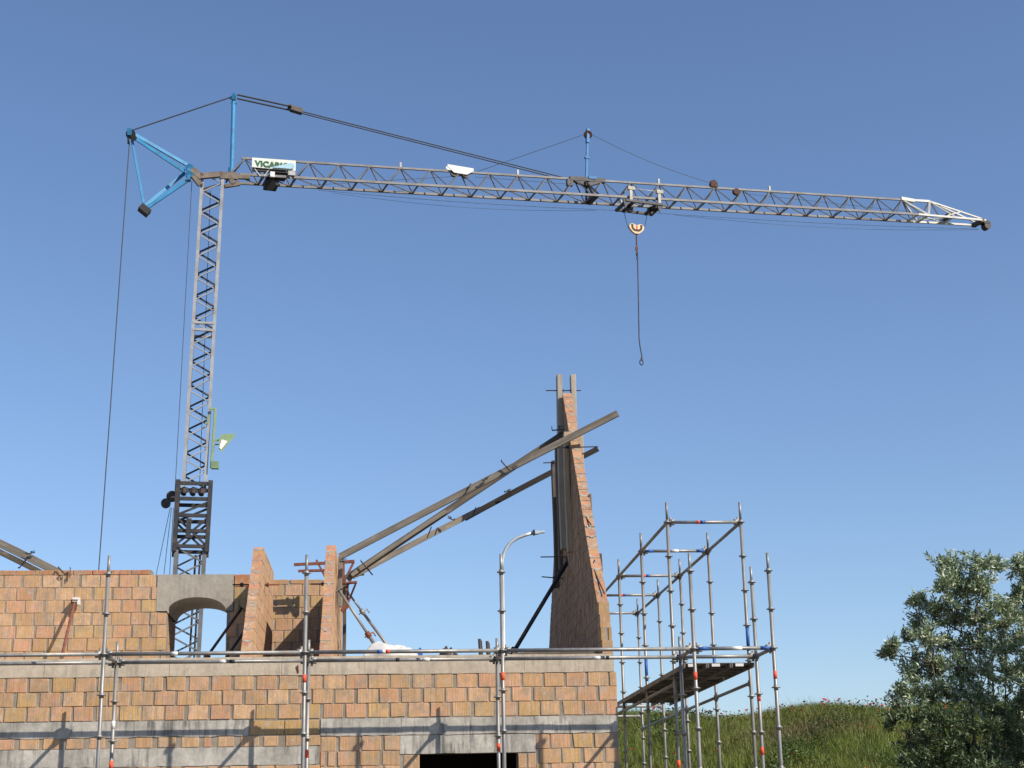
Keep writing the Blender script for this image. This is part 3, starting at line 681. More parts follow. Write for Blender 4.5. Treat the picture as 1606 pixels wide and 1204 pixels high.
for xx, yt, lab in ((752, 1001, 'taller of two stubby dark reinforcement ends on the slab edge'), (764, 1004.5, 'shorter of two stubby dark reinforcement ends on the slab edge')):
    p = PY(xx, yt, 21.5); mb = MB(); mb.tube((p[0] + .01, 21.5, ZS), p, .022, 8); mb.tube((p[0] + .035, 21.53, ZS), p + np.array([.02, .02, -.02]), .016, 8)
    mb.box((p[0] - .05, 21.44, ZS + .002), (p[0] + .06, 21.58, ZS + .02))
    solo('rebar_stub', mb, M['darksteel'], lab, 'rebar', 'reinforcement ends on the slab edge')

# ------------------------------------------------------------------ tower crane
HD = R(15.0); U = np.array([math.cos(HD), math.sin(HD), 0]); V = np.array([-math.sin(HD), math.cos(HD), 0])
C0 = PY(333, 285, 44.4); C0 = np.array([C0[0], 44.4, 0.0])
def W(a, b, z): return C0 + U * a + V * b + np.array([0, 0, z])
def CR(px, py, b=0.0):                                            # picture point on the upright plane at lateral offset b
    d = ray(px, py); o = C0 + V * b; k = (o - EYE).dot(V) / d.dot(V); p = EYE + d * k
    return (p - C0).dot(U), p[2]
def CW(px, py, b=0.0):
    a, z = CR(px, py, b); return W(a, b, z)
crane = thing('tower_crane', 'grey lattice tower crane with light blue stays and a long jib across the sky', 'crane', tuple(C0))
HM = R(7.0); UMa = np.array([math.cos(HM), math.sin(HM), 0]); VMa = np.array([-math.sin(HM), math.cos(HM), 0]); LEAN = .018
def WM(a, b, z): return C0 + UMa * (a - LEAN * (21.0 - z)) + VMa * b + np.array([0, 0, z])
def zigzag(mb, c0, c1, z0, z1, step, w, flip=0):
    z = z0; k = flip
    while z < z1 - step * .5:
        p = c0 if k % 2 == 0 else c1; q = c1 if k % 2 == 0 else c0
        mb.bar(WM(p[0], p[1], z), WM(q[0], q[1], min(z + step, z1)), w, w * .8); z += step; k += 1
def lattice(mb, h, z0, z1, step, wc, wb, mb2=None):
    cs = [(-h, -h), (h, -h), (h, h), (-h, h)]
    for c in cs: mb.bar(WM(*c, z0), WM(*c, z1), wc, wc, UMa)
    for i in range(4): zigzag(mb2 if (mb2 and i) else mb, cs[i], cs[(i + 1) % 4], z0, z1, step, wb if (i or not mb2) else wb * .72, 0 if i in (0, 2) else 1)
mtop = CR(333, 281)[1]; zc = CR(300, 760)[1]; zs2 = CR(318, 512)[1]; z868 = CR(300, 868)[1]
mb = MB(); mb2 = MB(); lattice(mb, .31, zc, mtop, .35, .095, .056, mb2)
for zz in (zs2, zs2 - .22):
    for s_ in (-1, 1): mb.bar(WM(-.33, s_ * .33, zz), WM(.33, s_ * .33, zz), .07, .07)
IM = part('inner_mast', mb, M['cranegrey'], crane); part('mast_bracing', mb2, M['darksteel'], IM)  # back and side braces coloured dark to imitate shade
mb = MB(); h = .395
lattice(mb, h, .4, z868 + .2, .42, .12, .055)
part('outer_mast', mb, M['jibgrey'], crane)
mb = MB(); h = .46
def fr(py): return CR(300, py)[1]
for c in ((-h, -h), (h, -h), (h, h), (-h, h)): mb.bar(WM(*c, fr(868)), WM(*c, fr(757)), .13, .13, UMa)
for py in (762, 786, 812, 836, 860):
    for s_ in (-1, 1):
        mb.bar(WM(-h - .05, s_ * h, fr(py)), WM(h + .05, s_ * h, fr(py)), .08, .10); mb.bar(WM(s_ * h, -h, fr(py)), WM(s_ * h, h, fr(py)), .08, .10)
for s_ in (-1, 1):
    mb.bar(WM(-h, s_ * h, fr(812)), WM(h, s_ * h, fr(790)), .06); mb.bar(WM(-h, s_ * h, fr(860)), WM(h, s_ * h, fr(814)), .06); mb.bar(WM(h, s_ * h, fr(860)), WM(-h, s_ * h, fr(814)), .06)
mb.bar(WM(-.09, -h - .04, fr(848)), WM(-.09, -h - .04, fr(818)), .22, .14, UMa)
for xx in (-.28, -.02, .22): mb.tube(WM(xx, -h - .05, fr(780)), WM(xx, -h + .10, fr(769)), .07, 10); mb.bar(WM(xx - .1, -h + .05, fr(777)), WM(xx + .12, -h + .05, fr(771)), .08, .14)
part('telescoping_frame', mb, M['darksteel'], crane)
mb = MB()
for a_, z_, r_ in ((-.78, fr(789), .14), (-.62, fr(778), .16)): mb.tube(WM(a_, -.06, z_), WM(a_, .06, z_), r_, 18)
mb.bar(WM(-.78, 0, fr(789)), WM(-.45, 0, fr(770)), .08, .1); part('winch_pulley', mb, M['darksteel'], crane, False)
# base with ballast (hidden behind the house)
mb = MB()
for a_, b_ in ((-2, -2), (2, -2), (2, 2), (-2, 2)): mb.bar(W(0, 0, .5), W(a_, b_, .2), .22); mb.bar(W(a_, b_, 0), W(a_, b_, .25), .4)
part('undercarriage', mb, M['jibgrey'], crane)
mb = MB()
for k in range(4): mb.box(W(-2.6, 0, .4 + k * .42) - np.array([.7, .9, 0]), W(-2.6, 0, .81 + k * .42) + np.array([.5, .9, 0]))
part('ballast', mb, M['concrete'], crane)
# head frame
mb = MB()
for s_ in (-.36, .36):
    mb.bar(CW(300, 266, s_), CW(316, 279, s_), .12, .20); mb.bar(CW(314, 277, s_), CW(348, 274, s_), .12, .17); mb.bar(CW(345, 276, s_), CW(372, 277, s_), .12, .22)
    mb.bar(CW(302, 276, s_), CW(314, 291, s_), .10, .14); mb.bar(CW(368, 278, s_), CW(392, 279, s_), .10, .12); mb.bar(CW(352, 293, s_), CW(376, 289, s_), .10, .10)
    mb.bar(CW(360, 276, s_), CW(366, 291, s_), .10, .14); mb.bar(CW(372, 277, s_), CW(372, 292, s_), .07)
for px_, py_ in ((318, 278), (348, 276), (372, 279), (372, 290), (352, 292), (316, 290)): mb.bar(CW(px_, py_, -.36), CW(px_, py_, .36), .09)
part('head_frame', mb, mat_simple('muddy brown steel', (.17, .14, .115), .7, .1, .4, 5, (.09, .07, .055)), crane)
# blue strut frame behind the mast
mb = MB()
for p_, q_, s_ in (((293, 259), (211, 211.5), .3), ((289, 269), (211, 216.5), -.3), ((290, 272), (228, 323), .3), ((293, 284), (231, 326), -.3)):
    mb.bar(CW(*p_, s_), CW(*q_, s_ * .35), .07, .10)
mb.bar(CW(207, 220), CW(226, 324), .07); mb.bar(CW(203, 207, -.14), CW(203, 207, .14), .14, .2)
for px_, py_ in ((297, 264), (297, 275)): mb.tube(CW(px_, py_, -.40), CW(px_, py_, .40), .13, 14)
mb.bar(CW(297, 262, -.3), CW(296, 284, -.3), .1, .2); mb.bar(CW(297, 262, .3), CW(296, 284, .3), .1, .2)
mb.bar(CW(262, 244, -.2), CW(262, 244, .2), .06); mb.bar(CW(265, 300, -.2), CW(265, 300, .2), .06)
part('stay_frame', mb, M['blue'], crane)
mb = MB(); mb.tube(CW(205, 211, -.08), CW(205, 211, .08), .15, 16); mb.tube(CW(210, 217, -.16), CW(210, 217, .16), .09, 12); part('pulley', mb, M['darksteel'], crane)
mb = MB(); a1, z1_ = CR(226.5, 327); mb.bar(W(a1 - .13, 0, z1_ + .03), W(a1 + .14, 0, z1_ - .17), .30, .20); part('bumper', mb, M['black'], crane)
mb = MB(); mb.tube(CW(363.5, 266), CW(366.5, 152), .065, 10); mb.bar(CW(366.7, 153, -.12), CW(366.7, 153, .12), .14, .14); mb.bar(CW(361, 155), CW(367, 151), .08); mb.tube(CW(366.5, 148.5, -.1), CW(366.5, 148.5, .1), .05, 10); mb.tube(CW(363.2, 264), CW(362.6, 277), .10, 10); mb.bar(CW(366.5, 163, -.05), CW(366.5, 163, .05), .2, .05)
part('king_post', mb, M['blue'], crane)
# jib
ta0, tz0 = CR(384, 249); ta1, tz1 = CR(1458, 316.5)
def top(a_): return tz0 + (tz1 - tz0) * (a_ - ta0) / (ta1 - ta0)
HB, HV = .70, .35
nodes_px = [384, 434.5, 484.7, 532, 580, 628, 675, 721, 767, 812, 857, 900, 944.5, 988.5, 1033, 1076, 1120.5, 1164, 1207, 1249, 1290.5, 1332, 1374, 1414.5]
def a_at(px):
    lo, hi = ta0 - 3, ta1 + 5
    for _ in range(40):
        m_ = (lo + hi) / 2
        if proj(W(m_, 0, top(m_)))[0] < px: lo = m_
        else: hi = m_
    return (lo + hi) / 2
na = [a_at(p) for p in nodes_px]
jib = MB(); diag = MB()
aS = CR(372, 285)[0]
def bot(a_): return top(a_) - HB
jib.bar(W(na[0] - .1, 0, top(na[0] - .1)), W(na[-1] + .02, 0, top(na[-1])), .064, .064)
aE = na[-1] + .4
for s_ in (-1, 1): jib.bar(W(aS, s_ * HV, bot(aS)), W(aE, s_ * HV, bot(aE)), .064, .075)
mids = [na[0] - (na[1] - na[0]) / 2] + [(x + y) / 2 for x, y in zip(na[:-1], na[1:])] + [na[-1] + (na[-1] - na[-2]) / 2]
for i, a_ in enumerate(na):
    for s_ in (-1, 1):
        diag.bar(W(mids[i], s_ * HV, bot(mids[i])), W(a_, 0, top(a_)), .036); diag.bar(W(a_, 0, top(a_)), W(mids[i + 1], s_ * HV, bot(mids[i + 1])), .032)
    diag.bar(W(mids[i], -HV, bot(mids[i])), W(mids[i], HV, bot(mids[i])), .040); 
    s_ = -1
    diag.bar(W(mids[i], s_ * HV, bot(mids[i])), W(mids[i + 1], -s_ * HV, bot(mids[i + 1])), .030)
JB = part('jib', jib, M['jibgrey'], crane); part('jib_bracing', diag, M['jibgrey'], JB)
# pale tip section
mb = MB(); at = ta1; tipa, tipz = CR(1546, 351)
mb.bar(W(na[-1] + .03, 0, top(na[-1])), W(at, 0, top(at)), .08)
mt_ = (na[-1] + at) / 2 + .25; m2 = at + .75
for s_ in (-1, 1):
    mb.bar(W(aE, s_ * HV, bot(aE)), W(tipa - .2, s_ * .26, tipz), .07); mb.bar(W(na[-1], 0, top(na[-1])), W(mt_, s_ * HV, bot(mt_)), .06); mb.bar(W(mt_, s_ * HV, bot(mt_)), W(at, 0, top(at)), .06)
    mb.bar(W(at, 0, top(at)), W(tipa - .15, s_ * .2, tipz + .04), .05); e_ = at + (tipa - at) * .5
    mb.bar(W(at, 0, top(at)), W(m2, s_ * .33, bot(m2) + .03), .045); mb.bar(W(m2 - .3, s_ * .33, bot(m2) + .0), W(e_ + .1, s_ * .12, top(at) + (tipz - top(at)) * .48), .045)
    mb.bar(W(aE, s_ * HV, bot(aE)), W(m2, -s_ * .33, bot(m2)), .035)
for a_ in (aE, mt_, m2): mb.bar(W(a_, -HV, bot(a_)), W(a_, HV, bot(a_)), .06)
mb.bar(W(na[-1] - .05, 0, top(na[-1]) + .03), W(na[-1] + .5, 0, top(na[-1]) + .01), .14, .12)
part('jib_tip', mb, mat_simple('pale silver paint', (.52, .52, .50), .45, .1, .15, 3), crane, label='pale silver pointed end section of the jib')
mb = MB(); mb.bar(W(tipa - .35, -.3, tipz - .02), W(tipa - .35, .3, tipz - .02), .16, .14); mb.bar(W(tipa - .4, 0, tipz), W(tipa + .12, 0, tipz + .02), .26, .10); mb.tube(W(tipa, -.12, tipz - .12), W(tipa, .12, tipz - .12), .14, 16); mb.bar(W(m2, -.2, bot(m2) + .12), W(m2, .2, bot(m2) + .12), .2, .2)
part('tip_pulley', mb, M['darksteel'], crane)
# fittings on the jib
mb = MB()
for px_ in (628, 812, 1033, 1207): a_ = a_at(px_); mb.bar(W(a_, 0, top(a_)), W(a_, 0, top(a_) + .20), .06, .07, U)
part('chord_stub', mb, M['cranegrey'], crane)
a_ = a_at(721); mb = MB(); z_ = top(a_)
poly = [(-.45, .16), (.45, .16), (.45, .06), (.22, -.10), (-.22, -.10), (-.45, .08)]
poly = [(a_ + x_, z_ + y_ - (x_ * .04)) for x_, y_ in poly]
for b0, b1 in ((-.10, -.075), (.075, .10)):
    n_ = len(poly); vs = [W(x_, b0, y_) for x_, y_ in poly] + [W(x_, b1, y_) for x_, y_ in poly]
    mb.add(vs, [tuple(range(n_ - 1, -1, -1)), tuple(range(n_, 2 * n_))] + [(i, (i + 1) % n_, n_ + (i + 1) % n_, n_ + i) for i in range(n_)])
PH = part('pulley_housing', mb, M['white'], crane)
mb = MB()
for x_ in (-.2, .2): mb.tube(W(a_ + x_, -.05, z_ - .08), W(a_ + x_, .05, z_ - .08), .12, 16)
part('pulley', mb, M['darksteel'], PH)
mb = MB(); a_ = a_at(1154); mb.tube(W(a_, -.06, top(a_) - .10), W(a_, .06, top(a_) - .10), .12, 18); part('guide_pulley', mb, M['oldrust'], crane); mb = MB(); a_ = a_at(1120); mb.tube(W(a_, -.04, top(a_) + .20), W(a_, .04, top(a_) + .20), .10, 16)
for s_ in (-.06, .06): mb.bar(W(a_ - .15, s_, top(a_) + .10), W(a_ + .12, s_, top(a_) + .10), .02, .16)
mb.bar(W(a_ - .12, 0, top(a_)), W(a_ - .12, 0, top(a_) + .25), .05); part('guide_pulley', mb, M['oldrust'], crane)
# hinge and small blue post at mid jib
mb = MB(); a0_ = a_at(893); a1_ = a_at(948)
mb.bar(W(a0_, 0, top(a0_)), W(a1_, 0, top(a1_)), .16, .14); a_ = a_at(920)
mb.bar(W(a0_ + .1, 0, top(a0_) + .02), W(a_, 0, top(a_) - .2), .14, .14); mb.bar(W(a_, 0, top(a_) - .2), W(a1_ - .1, 0, top(a1_)), .14, .14); mb.bar(W(a0_, 0, top(a0_) - .02), W(a0_, 0, top(a0_) - .26), .14, .2, U)
for s_ in (-1, 1): mb.bar(W(a_, 0, top(a_) - .1), W(a_ + .1, s_ * HV, bot(a_)), .07); mb.bar(W(a_ - .1, s_ * .1, top(a_) - .1), W(a_ + .35, s_ * HV, bot(a_)), .05)
mb.bar(W(a_ + .2, -HV, bot(a_)), W(a_ + .2, HV, bot(a_)), .14, .1)
part('jib_hinge', mb, M['darksteel'], crane)
mb = MB(); pb = CW(919.5, 281); pt = CW(922, 203); mb.bar(pb, pt, .07, .07, U); mb.bar(pb + (pt - pb) * .72, pt, .13, .10, U); mb.bar(pb + (pt - pb) * .42 - U * .08, pb + (pt - pb) * .42 + U * .08, .1, .06); mb.bar(CW(922, 280), CW(934, 281), .2, .10); mb.bar(pb, CW(912, 286), .07)
PO = part('stay_post', mb, mat_simple('deeper blue paint', (.018, .17, .40), .45, 0, .25, 4), crane); mb = MB(); mb.tube(CW(922, 212, -.04), CW(922, 212, .04), .15, 18); part('pulley', mb, M['rust'], PO)
# sign board with lettering, winch box
sg = thing('sign_frame', None, None) if False else None
fx = -HV - .10
def FW(px, py, dz=0): return CW(px, py, fx - dz)
sa0, sz0 = CR(395.5, 247.5, fx); sa1, sz1 = CR(464, 252.5, fx); _, szb = CR(395.5, 262.5, fx); _, szb1 = CR(464, 268.5, fx)
SU = nrm(W(sa1, fx, sz1) - W(sa0, fx, sz0)); SN = -V
mb = MB(); p0 = W(sa0, fx, sz0); p1 = W(sa1, fx, sz1); p2 = W(sa1, fx, szb1); p3 = W(sa0, fx, szb); dn = V * .03
mb.add([p0, p1, p2, p3, p0 + dn, p1 + dn, p2 + dn, p3 + dn], [(3, 2, 1, 0), (4, 5, 6, 7), (0, 1, 5, 4), (1, 2, 6, 5), (2, 3, 7, 6), (3, 0, 4, 7)])
SG = part('sign_board', mb, M['banner'], crane, label='white sign board with dark green capital letters')
SH = sz0 - szb
def text_mesh(txt, size):
    cu = bpy.data.curves.new('t', 'FONT'); cu.body = txt; cu.size = size; cu.extrude = .002; cu.offset = .017 * size / .3; cu.space_character = 1.08
    o = bpy.data.objects.new('t', cu); COL.objects.link(o); dg = bpy.context.evaluated_depsgraph_get(); me = bpy.data.meshes.new_from_object(o.evaluated_get(dg))
    bpy.data.objects.remove(o); return me
me = text_mesh('VICARIO', SH * 1.0); me.name = 'lettering'; me.materials.clear(); me.materials.append(M['letter'])
lo = bpy.data.objects.new('lettering', me); COL.objects.link(lo); lo.parent = SG
xs = [v.co.x for v in me.vertices]; ys = [v.co.y for v in me.vertices]
tw = (sa1 - sa0) * .80 / (max(xs) - min(xs)); th = SH * .64 / (max(ys) - min(ys))
UPS = np.array([0, 0, 1.])
org = p3 + SU * (sa1 - sa0) * .075 + np.array([0, 0, SH * .15]) - V * .006 - C0
lo.matrix_local = Matrix(((SU[0] * tw, 0, SN[0], org[0]), (SU[1] * tw, 0, SN[1], org[1]), (SU[2] * tw, th, SN[2], org[2]), (0, 0, 0, 1)))
mb = MB()                                                          # loose pale blue fold of the print over the last letters
pts = [(.40, .04), (.50, .15), (.60, .27), (.70, .40), (.78, .55), (.84, .66), (.90, .66), (.95, .52), (.97, .34), (.96, .14), (.90, .03)]
vs = [p3 + SU * (sa1 - sa0) * u + np.array([0, 0, SH * v]) - V * .05 for u, v in pts]; vs2 = [v + V * .006 for v in vs]; n_ = len(pts)
mb.add(vs + vs2, [tuple(range(n_)), tuple(range(2 * n_ - 1, n_ - 1, -1))] + [(i, (i + 1) % n_, n_ + (i + 1) % n_, n_ + i) for i in range(n_)])
part('blue_fold', mb, M['swoosh'], SG)
mb = MB(); mb.bar(CW(396, 266, fx + .08), CW(463, 271, fx + .08), .08, .12); part('sign_box', mb, M['black'], SG)
mb = MB(); mb.bar(CW(452, 272, fx + .02), CW(463, 273, fx + .02), .06, .14)
for (a_, b_) in (((398, 263), (408, 277)), ((424, 264), (414, 277)), ((447, 266), (457, 281))): mb.bar(CW(*a_, fx + .05), CW(*b_, fx + .05), .03)
part('sign_bracket', mb, M['cranegrey'], SG)
mb = MB(); c_ = CW(439, 272, -.1); mb.bar(c_ - U * .20, c_ + U * .20, .5, .32); c_ = CW(425, 289, 0); mb.bar(c_ - U * .20, c_ + U * .20, .5, .26); mb.tube(CW(424, 290, -.3), CW(424, 290, .3), .17, 16)
WB = part('jib_winch', mb, M['black'], crane); mb = MB(); c_ = CW(427, 274.5, -.46); mb.bar(c_ - U * .07, c_ + U * .07, .1, .17); part('motor_cover', mb, M['white'], WB)
# stays and ropes
mb = MB()
for (p, q, r_) in (((207, 205), (362, 153), .022),): mb.tube(CW(*p), CW(*q), r_, 8)
for p_, q_, r_ in (((372, 149), (458, 168), .030), ((372, 155), (458, 174), .030), ((470, 174.5), (892, 281), .020), ((466, 176.5), (880, 281.5), .020)): mb.tube(CW(*p_), CW(*q_), r_, 8)
part('jib_stay', mb, M['rope'], crane)
mb = MB(); mb.bar(CW(456, 170.5), CW(474, 176), .20, .16); mb.bar(CW(452, 167.5), CW(456, 169), .3, .05); part('stay_block', mb, M['darksteel'], crane)
mb = MB()
def rope(p, q, r_=.009, sag=0.0, n_=10):
    p = np.array(p); q = np.array(q); pts = [p + (q - p) * i / n_ - np.array([0, 0, sag * math.sin(math.pi * i / n_)]) for i in range(n_ + 1)] if sag else [p, q]; mb.path(pts, r_, 6)
rope(CW(736, 274), CW(915, 212)); rope(CW(929, 212), CW(1116, 288), .009, .14); rope(CW(470, 292), CW(734, 276), .006); rope(CW(745, 278), CW(900, 290), .006); rope(CW(1166, 304), CW(1540, 345), .006)
rope(CW(500, 299, .2), CW(975, 331, .2), .007, .08); rope(CW(520, 303, .1), CW(935, 331, .1), .005, .20); rope(CW(1030, 335, .2), CW(1535, 360, .2), .007, .07); rope(CW(1060, 338, .1), CW(1535, 361, .1), .005, .20)
part('hoist_rope', mb, M['rope'], crane)
mb = MB()
a_, z_ = CR(203, 225); pq = CW(154, 905); d_ = pq - W(a_, 0, z_); rope(W(a_, 0, z_), W(a_, 0, z_) + d_ * ((z_ - 1.8) / (z_ - pq[2])), .016)
mb.bar(CW(201, 214), CW(201.5, 226), .06)
rope(CW(301, 285, -.2), CW(274, 776, -.2), .010); rope(CW(330, 300, .1), CW(313, 760, .1), .010)
for (p, q) in (((267, 795), (245, 900)), ((269, 795), (257, 900)), ((272, 795), (266, 900))):
    pp = CW(*p); qq = CW(*q); rope(pp, pp + (qq - pp) * ((pp[2] - 1.0) / (pp[2] - qq[2])), .009)
part('guy_rope', mb, M['rope'], crane)
mb = MB(); 
for b_ in (.15, .28): mb.tube(WM(b_, .1, .6), WM(b_, .1, fr(868)), .03, 8)
part('cable_conduit', mb, M['darksteel'], crane)
# trolley and hook block
mb = MB(); a0_ = a_at(980); a1_ = a_at(1024); zb_ = bot((a0_ + a1_) / 2)
for a_ in (a0_, a1_):
    mb.bar(W(a_, -HV - .09, zb_ + .28), W(a_, -HV - .09, zb_ - .18), .07, .10, U); mb.bar(W(a_, HV + .09, zb_ + .18), W(a_, HV + .09, zb_ - .18), .07, .1, U); mb.bar(W(a_ - .10, -HV - .09, zb_ + .26), W(a_ + .14, -HV - .09, zb_ + .26), .10, .12)
mb.bar(W(a0_, -HV - .09, zb_ + .27), W(a1_, -HV - .09, zb_ + .27), .012, .02)
TR = part('trolley', mb, mat_simple('dusty cream paint', (.46, .43, .37), .6, 0, .3, 6, (.2, .16, .12)), crane)
mb = MB()
for s_ in (-1, 1): mb.bar(W(a0_ - .2, s_ * (HV + .09), zb_ - .20), W(a1_ + .12, s_ * (HV + .09), zb_ - .20), .07, .08)
for a_ in (a0_ - .16, a0_ + .1, a1_ - .12, a1_ + .08): mb.bar(W(a_, -HV - .1, zb_ - .22), W(a_, HV + .1, zb_ - .22), .08, .1)
for a_ in (a0_ + .12, a1_ - .1): mb.tube(W(a_, -.05, zb_ - .26), W(a_, .05, zb_ - .26), .14, 16)
for a_, q in ((a0_ - .2, -1), (a1_ - .02, 1)):
    vs = [W(a_ - .10, -HV - .1, zb_ - .15), W(a_ + .14, -HV - .1, zb_ - .15), W(a_ + .02 * q, -HV - .1, zb_ - .5)]; mb.add(vs + [v + V * .05 for v in vs], [(0, 1, 2), (5, 4, 3), (0, 3, 4, 1), (1, 4, 5, 2), (2, 5, 3, 0)])
part('trolley_frame', mb, M['darksteel'], TR)
hk = CW(998, 360); ha = (hk - C0).dot(U)
mb = MB(); mb.tube(CW(978, 331), CW(985.5, 359), .010, 6); mb.tube(CW(1016, 332), CW(1010.5, 359), .010, 6); part('fall_rope', mb, M['rope'], TR)
heart = [(-.28, .07), (-.26, .13), (-.21, .17), (-.14, .18), (-.07, .16), (0, .12), (.07, .16), (.14, .18), (.21, .17), (.26, .13), (.28, .07), (.25, -.02), (.17, -.11), (.07, -.18), (-.07, -.18), (-.17, -.11), (-.25, -.02)]
hz = hk[2]
def plate(mb, pts, b0, b1):
    n_ = len(pts); vs = [W(ha + x_, b0, hz + y_) for x_, y_ in pts] + [W(ha + x_, b1, hz + y_) for x_, y_ in pts]
    mb.add(vs, [tuple(range(n_ - 1, -1, -1)), tuple(range(n_, 2 * n_))] + [(i, (i + 1) % n_, n_ + (i + 1) % n_, n_ + i) for i in range(n_)])
mb = MB(); plate(mb, heart, -.05, .05); HB_ = part('hook_block', mb, mat_simple('cream paint', (.60, .47, .30), .5, 0, .15), crane)
mb = MB()
for s_ in (-1, 1):
    plate(mb, [(s_ * .215, .15), (s_ * .13, .15), (s_ * .13, .04), (s_ * .08, -.02), (0, -.03), (0, -.10), (s_ * .11, -.09), (s_ * .19, -.01)], -.056, -.0505)
part('warning_stripe', mb, M['oldrust'], HB_); mb = MB(); plate(mb, [(-.03, .11), (.03, .11), (.025, -.02), (-.025, -.02)], -.056, -.0505); part('warning_stripe', mb, M['orange'], HB_)
def torus(mb, c, ax1, ax2, r1, r2, n_=16, k=6, arc=1.0):
    pts = [c + (ax1 * math.cos(2 * math.pi * arc * i / n_) * r1 + ax2 * math.sin(2 * math.pi * arc * i / n_) * (r1 * 1.5)) for i in range(n_ + 1)]; mb.path(pts, r2, k)
Z_ = np.array([0, 0, 1.])
mb = MB(); yy = 372
for i in range(9): torus(mb, CW(998 + .06 * i, 367 + i * 2.3), U if i % 2 else V, Z_, .022, .012)
torus(mb, CW(998.5, 391), V * .6 + U * .8, Z_, .06, .022, 16, 8); part('hook_chain', mb, M['rust'], HB_)
mb = MB(); torus(mb, CW(999, 399), V * .7 + U * .7, Z_, .055, .020, 16, 8); torus(mb, CW(999.5, 406), U, Z_, .03, .014)
pts = [CW(1000, 408), CW(1001, 450), CW(1001.8, 500), CW(1002.5, 533), CW(1004, 545), CW(1006.5, 558), CW(1007, 564)]
mb.path(pts, .020, 8); torus(mb, CW(1006, 569), U, Z_, .06, .018); mb.bar(CW(1006, 562), CW(1006.6, 566), .06)
solo('lifting_sling', mb, M['darksteel'], 'thin dark lifting sling with an end ring hanging from the crane hook', 'sling')
# floodlight fixed to the mast
fl = thing('floodlight', 'pale green floodlight on an upright rail fixed to the right side of the crane mast', 'floodlight', tuple(CW(337, 735, -.5)))
mb = MB(); mb.bar(CW(338, 640, -.48), CW(331.5, 733, -.48), .07, .07, U); mb.bar(CW(327, 650, -.48), CW(325, 665, -.48), .05); mb.bar(CW(328, 640, -.48), CW(338, 640, -.48), .05); mb.bar(CW(333, 690, -.48), CW(346, 689, -.48), .05); mb.bar(CW(333, 696, -.48), CW(346, 696, -.48), .03)
part('rail', mb, M['green'], fl)
mb = MB(); c_ = CW(337, 728, -.48); mb.box(c_ - np.array([.10, .08, .12]), c_ + np.array([.11, .08, .09])); part('junction_box', mb, M['green'], fl)
def quadbox(pts, b0, b1, mbx):
    vs = [CW(x_, y_, b0) for x_, y_ in pts] + [CW(x_, y_, b1) for x_, y_ in pts]; n_ = len(pts)
    mbx.add(vs, [tuple(range(n_ - 1, -1, -1)), tuple(range(n_, 2 * n_))] + [(i, (i + 1) % n_, n_ + (i + 1) % n_, n_ + i) for i in range(n_)])
mb = MB(); quadbox([(343, 688), (348, 680), (366, 679), (369, 682), (347, 708), (343, 703)], -.68, -.28, mb); LH = part('lamp_housing', mb, M['green'], fl)
mb = MB(); quadbox([(344, 701), (347.5, 688), (357, 691), (346.5, 704)], -.70, -.683, mb); part('glass', mb, M['glass'], LH)

# ------------------------------------------------------------------ ground, hill
def hh(x, y):
    def ss(t): t = np.clip(t, 0, 1); return t * t * (3 - 2 * t)
    k = ss((np.asarray(x) - 1.0) / 4.0); base = 4.28 + .10 * np.sin(x * .5 + 1) + .06 * np.sin(x * 1.3) 
    return base * k * ss((np.asarray(y) - 30.8) / 8.4) ** .85
xs_ = np.concatenate([np.linspace(-900, -40, 12), np.linspace(-36, 50, 140), np.linspace(60, 900, 12)]); ys_ = np.concatenate([np.linspace(-300, 20, 10), np.linspace(24, 60, 90), np.linspace(70, 1500, 12)])
def sheet(name, ix, iy, mat, lab, zoff=0):
    vs = [(x_, y_, float(hh(x_, y_)) + zoff) for y_ in iy for x_ in ix]; w_ = len(ix)
    fs = [(j * w_ + i, j * w_ + i + 1, (j + 1) * w_ + i + 1, (j + 1) * w_ + i) for j in range(len(iy) - 1) for i in range(w_ - 1)]
    mb = MB(); mb.add(vs, fs); o = mb.build(name, mat, None, True); return tag(o, lab, 'ground', None, 'structure')
sheet('ground', xs_, ys_, M['soil'], 'trodden earth of the building site')
sheet('hillside', np.linspace(.5, 49, 120), np.linspace(30.6, 60, 80), M['hill'], 'grassy bank rising behind the scaffold', .03)
